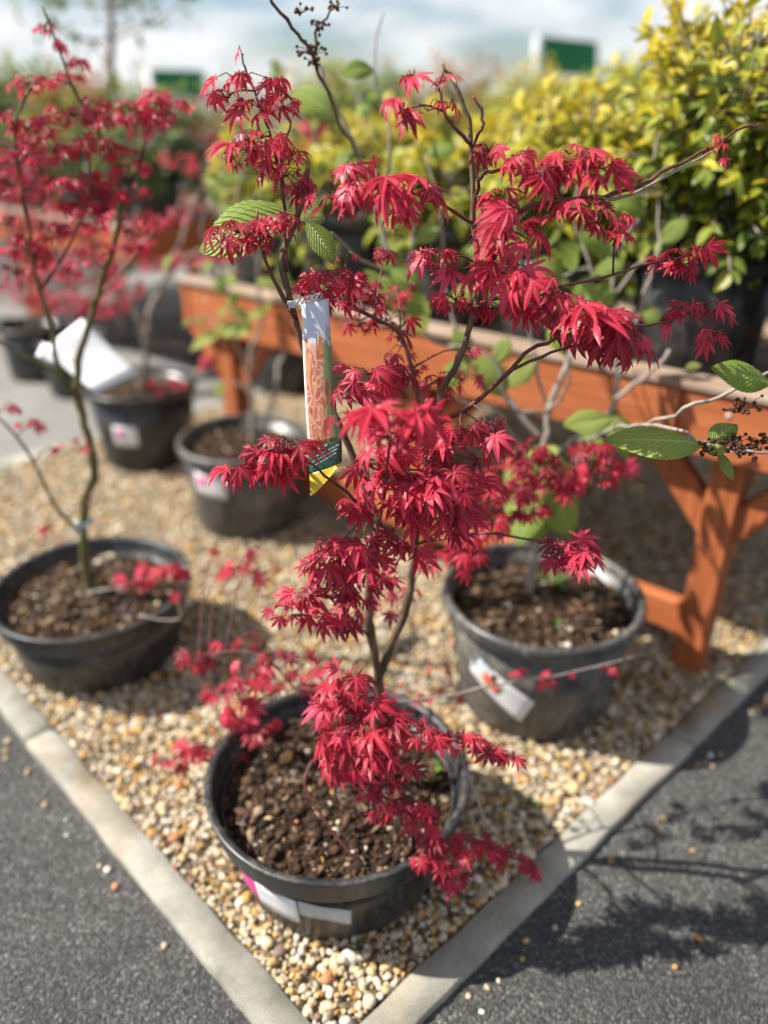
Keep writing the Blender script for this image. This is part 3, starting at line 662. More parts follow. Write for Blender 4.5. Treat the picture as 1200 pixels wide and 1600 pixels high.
def QP(l, Y=None): return [Q(a[0], a[1], a[2] if len(a) > 2 else Y) for a in l]
def LEAN(y): return .13*max(0, (800-y)/800)          # the front maple leans back towards its top
def QL(l): return [Q(a[0], a[1], a[2]+LEAN(a[1])) for a in l]
# ------------------------------------------------------------------ the sharp maple
base1 = Vector((P1.x+.015, P1.y+.01, GZ+H1*.72))
mp_ = Plant('maple_tree', 'young Japanese maple with crimson drooping leaves, picture tag on its left stem', 'maple', base1)
mp_.lean = True
trunkP = [base1] + QL([(585, 1130, 1.055), (592, 1065, 1.055), (580, 1000, 1.05), (577, 930, 1.045), (584, 870, 1.04), (592, 820, 1.03)])
mp_.stem('trunk', trunkP, .0088, .0062, M_BARK)
B_ = QL([(592, 1065, 1.055), (612, 1005, 1.06), (638, 940, 1.06), (650, 850, 1.05), (668, 740, 1.04), (684, 655, 1.03), (692, 612, 1.03), (718, 560, 1.02), (744, 475, 1.02), (742, 390, 1.02), (736, 290, 1.02), (735, 205, 1.02), (715, 145, 1.02), (692, 100, 1.02)])
mp_.stem('branch', B_, .0072, .0022, M_BARK)
BR = [
 ([(592, 820, 1.03), (566, 745, 1.04), (525, 655, 1.04), (482, 565, 1.03), (455, 475, 1.02), (440, 405, 1.01), (462, 345, 1.01), (478, 300, 1.01), (481, 262, 1.01)], .0056, .0034, M_BARK),
 ([(463, 500, 1.02), (432, 445, 1.01), (410, 395, 1.0), (402, 330, .99)], .0034, .0014, M_TWIG),
 ([(448, 425, 1.01), (445, 330, 1.0), (441, 250, 1.0), (455, 190, 1.0)], .0022, .0012, M_TWIG),
 ([(446, 330, 1.0), (428, 230, 1.0), (408, 175, 1.0), (385, 115, 1.0), (378, 84, 1.0)], .0020, .0010, M_TWIG),
 ([(684, 665, 1.03), (738, 632, 1.01), (798, 578, .99), (828, 548, .98), (880, 525, .97), (940, 500, .96)], .0040, .0017, M_TWIG),
 ([(800, 578, .99), (860, 552, .98), (905, 540, .97)], .0024, .0014, M_TWIG),
 ([(748, 445, 1.02), (785, 378, 1.0), (815, 330, .98), (865, 314, .97), (930, 308, .97), (985, 294, .98), (1050, 262, 1.0), (1110, 231, 1.02), (1150, 205, 1.03), (1188, 193, 1.04)], .0040, .0014, M_TWIG),
 ([(930, 309, .97), (975, 308, .98), (1035, 280, 1.0), (1110, 238, 1.01)], .0022, .0014, M_GREYBARK),
 ([(740, 348, 1.02), (700, 326, 1.0), (655, 305, .98), (605, 290, .97), (540, 296, .97)], .0026, .0013, M_TWIG),
 ([(741, 330, 1.02), (748, 282, 1.0), (770, 266, .99), (850, 262, .98), (935, 262, .97)], .0028, .0013, M_TWIG),
 ([(736, 225, 1.02), (708, 198, 1.0), (692, 165, .99), (685, 135, .99)], .0026, .0015, M_TWIG),
 ([(736, 230, 1.02), (752, 200, 1.01), (752, 172, 1.01), (738, 150, 1.01)], .0024, .0015, M_TWIG),
 ([(744, 480, 1.02), (800, 455, .98), (860, 450, .96), (930, 480, .95)], .0030, .0014, M_TWIG),
 ([(860, 450, .96), (960, 430, .99), (1040, 405, 1.0), (1080, 400, 1.0)], .0022, .001, M_TWIG),
 ([(940, 500, .96), (1010, 510, .98), (1075, 490, 1.0)], .002, .001, M_TWIG),
 ([(470, 460, 1.02), (520, 463, 1.05), (570, 490, 1.08), (618, 515, 1.1), (640, 560, 1.1), (655, 640, 1.08), (668, 735, 1.045)], .0024, .0034, M_TWIG),
 ([(588, 835, 1.03), (562, 790, .99), (520, 752, .95), (475, 718, .93), (430, 700, .92)], .0028, .0013, M_TWIG),
 ([(580, 1000, 1.05), (548, 965, 1.0), (515, 935, .96), (480, 930, .94)], .0030, .0014, M_TWIG),
 ([(592, 1070, 1.055), (565, 1060, .98), (552, 1100, .93), (575, 1150, .89), (615, 1190, .87), (650, 1255, .86), (682, 1330, .85), (712, 1370, .85)], .0036, .0013, M_TWIG),
 ([(682, 1325, .85), (735, 1312, .86), (790, 1335, .86), (835, 1352, .86)], .002, .0011, M_TWIG),
 ([(590, 1150, .89), (650, 1142, .88), (720, 1160, .88), (800, 1182, .88)], .0022, .0011, M_TWIG),
 ([(588, 1085, 1.06), (525, 1085, 1.08), (450, 1075, 1.10), (400, 1100, 1.11), (345, 1160, 1.12), (262, 1190, 1.13)], .0028, .0012, M_TWIG),
 ([(460, 1075, 1.10), (400, 1020, 1.14), (310, 1025, 1.17)], .002, .0011, M_TWIG),
 ([(592, 1100, 1.06), (690, 1088, 1.10), (800, 1066, 1.14), (900, 1050, 1.18), (1032, 1014, 1.22)], .0026, .0012, M_GREYBARK),
 ([(652, 850, 1.05), (750, 832, 1.02), (840, 846, .99), (895, 852, .98)], .0026, .0012, M_TWIG),
 ([(592, 822, 1.03), (604, 745, .93), (606, 665, .80)], .0028, .0014, M_TWIG),
 ([(655, 800, 1.045), (740, 790, 1.15), (830, 765, 1.26), (960, 735, 1.32)], .003, .0013, M_TWIG),
 ([(660, 770, 1.04), (620, 700, 1.06), (575, 600, 1.0)], .0026, .0014, M_TWIG),
 ([(600, 1130, 1.055), (500, 1180, .98), (478, 1225, .94), (520, 1300, .90), (578, 1366, .862)], .0022, .0026, M_TWIG),
 ([(650, 1142, .88), (712, 1172, .90), (742, 1240, .88), (760, 1292, .87)], .0018, .0022, M_GREYBARK),
]
for pts, r0, r1, m_ in BR: mp_.stem('branch', QL(pts), r0, r1, m_, 4, 7, .001)
CL = [ # x, y, rx, ry, n, leaf size, distance, tint (clump shading put into the leaf colour)
 (376, 80, 6, 3, 1, 62, 1.0, .55), (372, 122, 34, 14, 5, 84, 1.0, .55), (430, 128, 22, 12, 3, 70, 1.0, .5), (352, 150, 20, 8, 3, 78, 1.0, .6), (405, 165, 30, 14, 6, 74, 1.0, .5), (440, 155, 18, 10, 3, 66, 1.0, .5),
 (392, 235, 36, 28, 9, 80, .99, .5), (405, 212, 25, 14, 4, 76, .99, .6), (440, 275, 30, 26, 9, 66, 1.0, .42), (455, 240, 18, 14, 4, 60, 1.0, .4), (470, 300, 20, 18, 4, 60, 1.02, .4),
 (370, 362, 42, 20, 9, 78, .98, .45), (415, 352, 24, 18, 5, 70, .98, .5), (440, 340, 14, 16, 3, 70, .98, .6), (405, 380, 25, 12, 4, 62, 1.0, .35),
 (502, 440, 26, 20, 6, 84, 1.0, .45), (545, 430, 24, 16, 5, 70, 1.06, .35), (520, 470, 18, 14, 3, 60, 1.05, .3),
 (520, 310, 28, 16, 4, 100, .97, .6), (565, 295, 30, 18, 4, 108, .96, .6), (605, 288, 30, 18, 4, 112, .95, .62), (655, 290, 26, 20, 4, 112, .95, .6), (632, 325, 20, 12, 2, 100, .97, .5), (548, 262, 26, 10, 3, 96, .98, .6), (585, 252, 12, 6, 1, 80, .98, .6),
 (645, 118, 22, 8, 2, 98, .98, .6), (690, 118, 20, 10, 2, 98, .98, .55), (625, 170, 20, 18, 2, 96, .97, .55), (668, 168, 20, 16, 2, 96, .97, .55), (704, 163, 8, 5, 1, 60, 1.0, .5),
 (765, 232, 20, 16, 3, 86, .99, .45), (808, 248, 22, 16, 3, 98, .97, .5), (848, 268, 26, 18, 4, 100, .96, .55), (892, 238, 24, 16, 4, 92, .97, .5), (920, 250, 22, 16, 3, 88, .97, .5), (955, 270, 22, 16, 4, 88, .96, .55), (880, 268, 22, 14, 3, 84, .98, .4),
 (778, 305, 22, 14, 3, 96, .98, .5), (800, 345, 26, 24, 4, 120, .95, .6), (770, 365, 22, 28, 4, 112, .99, .4), (830, 372, 16, 18, 2, 100, .96, .5), (800, 318, 30, 10, 2, 96, .97, .6),
 (868, 335, 18, 10, 2, 84, .97, .55), (905, 322, 26, 12, 4, 90, .96, .55), (945, 338, 24, 16, 5, 92, .95, .5), (968, 365, 14, 12, 3, 78, .96, .45),
 (678, 392, 16, 12, 3, 84, 1.0, .5), (690, 400, 14, 14, 2, 70, 1.0, .4), (738, 418, 26, 18, 5, 88, .99, .42), (712, 468, 26, 16, 6, 60, 1.02, .35), (775, 415, 20, 20, 3, 90, .98, .4), (760, 480, 18, 16, 3, 70, 1.03, .3),
 (800, 425, 28, 20, 4, 118, .95, .55), (838, 445, 26, 20, 4, 118, .93, .6), (825, 475, 20, 16, 3, 96, .97, .4), (880, 470, 28, 18, 4, 120, .93, .55), (915, 480, 24, 18, 4, 126, .92, .6), (950, 500, 26, 20, 5, 120, .93, .5), (975, 530, 22, 20, 5, 104, .94, .42), (930, 530, 24, 16, 4, 90, .97, .35), (960, 550, 18, 14, 3, 84, .97, .35), (880, 520, 16, 14, 3, 76, 1.0, .3),
 (1050, 398, 20, 14, 3, 80, 1.0, .5), (1085, 392, 22, 12, 4, 86, 1.0, .5), (1062, 415, 20, 12, 3, 78, 1.01, .4), (1070, 482, 20, 14, 3, 80, 1.0, .45), (1105, 478, 22, 10, 3, 76, 1.0, .5), (1135, 490, 14, 8, 2, 66, 1.0, .5), (1118, 525, 12, 16, 3, 72, 1.0, .45), (1035, 500, 12, 10, 2, 70, .99, .5),
 (1128, 220, 14, 10, 2, 44, 1.02, .5), (1105, 235, 8, 10, 2, 34, 1.01, .55), (1132, 248, 8, 5, 1, 40, 1.06, .5),
 (560, 470, 36, 26, 8, 58, 1.12, .3), (605, 500, 30, 30, 8, 54, 1.13, .28), (600, 395, 22, 12, 4, 56, 1.15, .35), (630, 540, 20, 22, 5, 50, 1.13, .28), (560, 500, 20, 12, 4, 50, 1.15, .25), (645, 575, 16, 16, 4, 46, 1.12, .28),
 (578, 585, 34, 22, 8, 92, .97, .52), (560, 615, 26, 16, 4, 86, .95, .5), (618, 590, 20, 18, 4, 76, 1.0, .42),
 (556, 650, 34, 12, 4, 124, .82, .62), (600, 635, 44, 12, 5, 136, .80, .7), (650, 648, 30, 12, 4, 128, .80, .66), (610, 668, 50, 10, 5, 120, .82, .55),
 (690, 600, 26, 30, 8, 42, 1.12, .4), (720, 590, 24, 26, 6, 40, 1.14, .4), (735, 545, 18, 14, 4, 44, 1.1, .3),
 (700, 690, 22, 18, 4, 88, .98, .5), (722, 672, 20, 14, 4, 92, .97, .55), (762, 668, 20, 14, 3, 92, .97, .5), (680, 720, 20, 18, 4, 84, 1.0, .35), (770, 690, 14, 14, 2, 84, .98, .45), (745, 720, 24, 14, 3, 66, 1.03, .4),
 (450, 690, 26, 12, 4, 84, .93, .5), (415, 712, 30, 16, 5, 92, .92, .55), (380, 738, 22, 14, 4, 84, .92, .5), (446, 712, 20, 18, 4, 88, .93, .5), (440, 735, 20, 10, 3, 78, .94, .4),
 (575, 730, 26, 16, 4, 112, .93, .6), (610, 745, 28, 20, 4, 116, .93, .55), (650, 750, 26, 22, 5, 118, .93, .42), (690, 772, 28, 22, 5, 118, .93, .36), (720, 798, 20, 18, 4, 104, .95, .34), (665, 800, 26, 16, 5, 96, .95, .38), (560, 785, 18, 22, 3, 96, .98, .3), (625, 790, 22, 18, 4, 90, .97, .38), (700, 825, 22, 12, 4, 80, .97, .38), (640, 720, 26, 14, 4, 96, .95, .42),
 (550, 848, 24, 16, 6, 92, .94, .55), (530, 850, 24, 14, 4, 90, .93, .6), (500, 885, 22, 14, 4, 86, .93, .55), (580, 870, 22, 16, 4, 90, .93, .5), (610, 700, 30, 12, 4, 100, .93, .5), (680, 740, 24, 14, 4, 104, .94, .45), (730, 760, 18, 18, 3, 96, .96, .4), (520, 872, 24, 20, 6, 84, .95, .5), (560, 890, 26, 22, 6, 88, .94, .45), (610, 850, 24, 16, 5, 84, .97, .45), (640, 858, 22, 16, 4, 84, .97, .45), (500, 905, 24, 18, 6, 80, .95, .48), (545, 925, 26, 18, 6, 80, .95, .42), (475, 935, 24, 16, 5, 76, .95, .48), (450, 950, 20, 14, 4, 70, .95, .5), (505, 962, 26, 14, 5, 72, .96, .42), (540, 968, 18, 12, 4, 66, .97, .4), (590, 905, 20, 16, 4, 76, .97, .42),
 (610, 940, 22, 20, 5, 58, 1.1, .35), (640, 930, 16, 16, 3, 54, 1.12, .35), (690, 870, 30, 22, 7, 56, 1.14, .35),
 (545, 1062, 24, 20, 6, 84, .92, .5), (522, 1095, 20, 18, 5, 82, .91, .52), (560, 1095, 22, 18, 5, 82, .90, .5), (600, 1118, 24, 18, 5, 80, .89, .46), (640, 1140, 24, 16, 5, 76, .88, .44), (560, 1140, 26, 20, 6, 84, .88, .48), (525, 1160, 20, 20, 5, 86, .87, .5), (535, 1195, 18, 20, 5, 82, .87, .48), (580, 1180, 24, 20, 6, 84, .87, .48), (600, 1225, 20, 18, 4, 78, .87, .46), (570, 1230, 14, 18, 3, 76, .87, .46), (625, 1195, 18, 18, 4, 76, .87, .42), (680, 1145, 18, 12, 4, 62, .88, .45), (705, 1155, 18, 12, 4, 60, .88, .5), (735, 1165, 16, 12, 4, 58, .88, .45), (760, 1172, 14, 10, 3, 54, .88, .45), (790, 1182, 14, 9, 4, 50, .88, .48), (740, 1148, 12, 10, 2, 54, .88, .45),
 (592, 1272, 14, 12, 3, 58, .86, .5), (618, 1255, 14, 12, 3, 56, .86, .5), (650, 1258, 18, 14, 5, 60, .86, .42), (668, 1285, 18, 14, 5, 60, .86, .42), (675, 1310, 14, 12, 4, 58, .85, .42),
 (665, 1340, 18, 14, 6, 66, .84, .5), (690, 1345, 16, 14, 5, 64, .84, .45), (708, 1378, 14, 12, 5, 56, .85, .45), (716, 1325, 14, 12, 4, 54, .85, .45), (735, 1308, 16, 12, 5, 56, .86, .42), (765, 1325, 16, 12, 5, 56, .86, .46), (795, 1335, 16, 10, 5, 54, .86, .5), (822, 1352, 12, 10, 4, 46, .86, .5), (838, 1360, 6, 8, 2, 44, .86, .5),
 (310, 1028, 20, 14, 5, 52, 1.18, .5), (350, 1008, 16, 10, 4, 48, 1.19, .5), (388, 998, 16, 10, 4, 46, 1.2, .5), (420, 1025, 26, 18, 6, 58, 1.13, .5), (380, 1055, 22, 16, 6, 58, 1.12, .48), (410, 1065, 24, 16, 6, 58, 1.11, .48), (375, 1095, 20, 16, 5, 56, 1.11, .46), (400, 1130, 22, 20, 7, 60, 1.11, .45), (365, 1120, 16, 14, 4, 54, 1.11, .45), (345, 1172, 20, 14, 5, 54, 1.12, .45), (295, 1172, 18, 12, 5, 52, 1.13, .46), (262, 1190, 18, 16, 6, 52, 1.13, .46), (470, 1045, 24, 18, 5, 50, 1.16, .5), (490, 1075, 20, 14, 4, 48, 1.16, .5), (330, 1080, 18, 8, 4, 44, 1.22, .5), (505, 1125, 10, 10, 3, 46, 1.0, .5),
 (372, 890, 26, 16, 7, 50, 1.32, .55), (398, 860, 10, 10, 2, 44, 1.35, .55), (330, 862, 12, 6, 2, 40, 1.36, .55),
 (895, 852, 32, 14, 9, 74, .98, .5), (880, 868, 24, 10, 5, 66, .97, .48), (920, 868, 18, 12, 5, 64, .98, .48),
 (850, 725, 36, 22, 14, 58, 1.28, .4), (795, 770, 36, 26, 14, 60, 1.22, .42), (880, 755, 32, 20, 12, 58, 1.28, .4), (950, 730, 28, 20, 11, 58, 1.3, .45), (820, 800, 28, 18, 9, 56, 1.24, .4), (755, 820, 26, 24, 10, 60, 1.16, .42), (725, 855, 22, 22, 8, 58, 1.14, .42), (920, 700, 24, 16, 8, 56, 1.3, .45), (760, 740, 26, 20, 9, 52, 1.24, .4), (830, 700, 26, 16, 7, 54, 1.28, .4),
 (855, 1062, 22, 12, 6, 36, 1.16, .5), (815, 1050, 12, 12, 3, 32, 1.15, .5), (945, 1045, 12, 8, 3, 30, 1.19, .5), (890, 1055, 10, 6, 2, 30, 1.17, .5), (690, 1085, 26, 14, 4, 30, 1.12, .45), (640, 1085, 30, 24, 6, 30, 1.18, .45), (690, 1050, 14, 10, 2, 28, 1.2, .45), (770, 1062, 10, 10, 2, 28, 1.14, .5),
 (610, 450, 40, 30, 6, 44, 1.3, .3), (540, 400, 14, 10, 2, 44, 1.1, .35),
]
for c_ in CL: maple_clump(mp_, *c_)
mp_.finish_twigs(M_TWIG); mp_.finish_leaves('leaf', MAPLE, MAPLE_M, M_RED, 300)
# ------------------------------------------------------------------ the maple in the left pot
random.seed(21)
base2 = Q(140, 928, 1.665); base2.z = GZ+HL*.74
m2 = Plant('maple_tree', 'olive barked crimson maple with pale tie on its trunk, left of the picture tag', 'maple', base2)
m2.stem('trunk', [base2]+QP([(131, 850, 1.66), (133, 785, 1.66), (147, 735, 1.66), (133, 665, 1.66), (118, 612, 1.66)]), .0125, .0085, M_OLIVE)
for pts, r0, r1, m_ in [
 ([(118, 612, 1.66), (128, 545, 1.66), (148, 475, 1.65), (172, 405, 1.64), (186, 335, 1.63), (178, 255, 1.62), (150, 200, 1.62), (112, 130, 1.62), (66, 10, 1.62)], .0082, .002, M_OLIVE),
 ([(122, 625, 1.66), (92, 575, 1.62), (80, 510, 1.6), (60, 440, 1.58), (38, 320, 1.56), (24, 200, 1.56), (60, 120, 1.56)], .0062, .002, M_OLIVE),
 ([(100, 590, 1.63), (50, 560, 1.6), (0, 535, 1.58), (-60, 480, 1.55)], .0046, .002, M_OLIVE),
 ([(130, 835, 1.66), (85, 790, 1.6), (40, 700, 1.55), (-20, 640, 1.5)], .0046, .002, M_OLIVE),
 ([(186, 335, 1.63), (215, 260, 1.62), (240, 190, 1.62), (270, 160, 1.62)], .003, .0014, M_TWIG),
 ([(150, 470, 1.65), (210, 400, 1.7), (260, 340, 1.74), (300, 300, 1.76)], .003, .0014, M_TWIG),
 ([(138, 925, 1.64), (200, 915, 1.52), (255, 892, 1.46), (310, 885, 1.42)], .0024, .0012, M_GREYBARK),
 ([(215, 962, 1.42), (280, 968, 1.40), (272, 930, 1.42)], .002, .0014, M_GREYBARK),
 ([(66, 450, 1.58), (110, 380, 1.55), (140, 300, 1.54), (135, 220, 1.54)], .003, .0013, M_TWIG)]:
    m2.stem('branch', QP(pts), r0, r1, m_)
CL2 = [(66, 42, 14, 6, 3, 50, 1.62, .5), (90, 65, 8, 6, 2, 44, 1.62, .5), (120, 95, 14, 12, 3, 46, 1.62, .4), (65, 125, 24, 14, 6, 50, 1.6, .5), (100, 118, 14, 10, 3, 44, 1.6, .5), (110, 180, 26, 20, 7, 50, 1.6, .5), (60, 195, 26, 22, 8, 52, 1.58, .5), (30, 230, 26, 26, 8, 52, 1.56, .48), (150, 160, 18, 12, 4, 46, 1.62, .5), (165, 185, 26, 18, 7, 52, 1.6, .55), (205, 170, 24, 18, 7, 52, 1.6, .55), (240, 150, 22, 16, 6, 52, 1.6, .55), (252, 178, 18, 14, 5, 50, 1.61, .5), (225, 195, 24, 14, 6, 50, 1.61, .5), (285, 160, 14, 14, 4, 44, 1.62, .52), (85, 235, 26, 18, 7, 50, 1.57, .48), (130, 225, 24, 18, 7, 50, 1.57, .5), (180, 230, 24, 18, 6, 48, 1.6, .45), (20, 290, 22, 22, 6, 50, 1.56, .42), (100, 285, 30, 16, 7, 50, 1.55, .5), (150, 275, 24, 16, 6, 50, 1.57, .5), (110, 320, 34, 14, 7, 50, 1.55, .5), (160, 305, 22, 20, 6, 48, 1.58, .45), (200, 300, 22, 14, 4, 46, 1.64, .4), (190, 345, 22, 20, 6, 46, 1.64, .42), (130, 350, 26, 16, 6, 48, 1.58, .48), (80, 360, 24, 18, 6, 48, 1.57, .42), (40, 380, 28, 20, 7, 50, 1.56, .42), (10, 350, 20, 24, 5, 50, 1.54, .4), (235, 345, 18, 14, 5, 42, 1.72, .42), (150, 385, 24, 14, 6, 44, 1.62, .42), (110, 400, 26, 14, 5, 44, 1.62, .4), (25, 430, 24, 18, 6, 46, 1.58, .38), (60, 405, 16, 12, 3, 42, 1.58, .4), (215, 380, 18, 14, 4, 42, 1.7, .4), (10, 180, 16, 14, 4, 48, 1.56, .45), (200, 260, 16, 12, 4, 46, 1.62, .5),
 (20, 635, 14, 8, 3, 40, 1.52, .55), (48, 660, 12, 10, 3, 44, 1.55, .55), (75, 700, 10, 10, 2, 36, 1.58, .5), (110, 690, 10, 8, 2, 36, 1.62, .5), (75, 825, 8, 8, 2, 36, 1.58, .5), (140, 780, 6, 10, 2, 30, 1.64, .5), (135, 690, 8, 12, 2, 34, 1.64, .5),
 (215, 905, 18, 12, 5, 50, 1.49, .55), (245, 888, 20, 14, 6, 54, 1.46, .55), (280, 888, 18, 8, 4, 48, 1.44, .55), (272, 930, 6, 8, 2, 40, 1.42, .55), (100, 420, 20, 16, 4, 40, 1.63, .4), (40, 130, 20, 16, 4, 46, 1.57, .45), (-30, 260, 30, 50, 10, 50, 1.55, .45), (-25, 400, 30, 40, 8, 50, 1.55, .42)]
for c_ in CL2: maple_clump(m2, *c_, dens=1.65, lsz=.88)
m2.finish_twigs(M_TWIG); m2.finish_leaves('leaf', MAPLE, MAPLE_M, M_RED, 300)
# ------------------------------------------------------------------ the pale-stemmed viburnum by the bench
random.seed(33)
vb = Plant('viburnum_shrub', 'pale grey stemmed shrub with pleated green leaves in the dusty grey pot', 'shrub', Vector((P2.x-.02, P2.y+.03, GZ+H2*.83)))
b0 = Vector((P2.x-.02, P2.y+.03, GZ+H2*.82))
VS = [
 ([b0]+QP([(842, 760, 1.54), (852, 690, 1.55), (862, 630, 1.56), (890, 560, 1.58), (905, 500, 1.62)]), .0105, .006, M_GREYBARK),
 (QP([(852, 690, 1.55), (790, 620, 1.58), (735, 560, 1.62), (665, 520, 1.66), (625, 440, 1.68), (590, 330, 1.7), (555, 235, 1.72), (520, 150, 1.73), (490, 85, 1.74)]), .0085, .004, M_GREYBARK),
 (QP([(850, 720, 1.55), (905, 680, 1.56), (955, 640, 1.58), (965, 560, 1.62), (958, 470, 1.66), (955, 400, 1.7), (1010, 330, 1.74)]), .009, .005, M_GREYBARK),
 (QP([(960, 625, 1.58), (1005, 590, 1.56), (1046, 548, 1.52)]), .0065, .005, M_GREYBARK),
 (QP([(905, 690, 1.54), (960, 672, 1.35), (1010, 662, 1.2), (1070, 640, 1.12), (1140, 612, 1.1), (1215, 575, 1.08)]), .005, .0028, M_GREYBARK),
 (QP([(1000, 664, 1.22), (1060, 672, 1.08), (1105, 696, 1.0), (1150, 705, .99), (1210, 708, .98)]), .0034, .0022, M_GREYBARK),
 (QP([(955, 420, 1.68), (900, 420, 1.66), (870, 440, 1.66)]), .0045, .003, M_GREYBARK),
 (QP([(958, 470, 1.66), (990, 420, 1.68), (1030, 400, 1.7)]), .0045, .003, M_GREYBARK),
 (QP([(862, 640, 1.56), (800, 640, 1.5), (770, 560, 1.5), (700, 540, 1.52)]), .005, .003, M_GREYBARK),
 (QP([(560, 245, 1.72), (530, 190, 1.55), (490, 90, 1.42), (455, 45, 1.38), (420, -10, 1.36)]), .0044, .003, M_BARK),
 (QP([(490, 90, 1.42), (500, 40, 1.42), (530, 5, 1.42)]), .003, .002, M_BARK),
 (QP([(625, 440, 1.68), (560, 400, 1.45), (520, 370, 1.25), (480, 350, 1.15), (452, 346, 1.14)]), .0036, .002, M_GREYBARK),
]
for i, (pts, r0, r1, m_) in enumerate(VS): vb.stem('trunk' if i == 0 else 'branch', pts, r0*.78, r1*.78, m_, 4, 8, .0022)
for px_ in [[(858, 660, 1.56), (838, 560, 1.6), (812, 430, 1.66), (800, 300, 1.72)], [(905, 520, 1.62), (925, 430, 1.66), (900, 330, 1.7), (915, 240, 1.74)], [(960, 560, 1.62), (1000, 480, 1.64), (1030, 380, 1.68), (1020, 250, 1.74), (1035, 170, 1.78)], [(735, 560, 1.62), (700, 470, 1.66), (690, 350, 1.72), (665, 240, 1.78)], [(665, 520, 1.66), (640, 420, 1.7), (655, 330, 1.74)], [(860, 640, 1.56), (890, 600, 1.5), (880, 520, 1.5)], [(845, 740, 1.53), (800, 680, 1.5), (770, 640, 1.48), (700, 620, 1.46)], [(590, 330, 1.7), (610, 220, 1.74), (585, 110, 1.78), (600, 20, 1.8)], [(812, 430, 1.66), (770, 380, 1.68), (745, 300, 1.72)]]:
    vb.stem('branch', QP(px_), .0036, .0016, M_GREYBARK, 4, 6, .003)
def vleaf(pl, tip, basep, wide=1.0, nrm=(-.25, -.45, 1), tint=.55, v=0):
    d = tip-basep; M = orient(d, Vector(nrm)); pl.leaves.append((basep, M, d.length*1.1, tint, v))
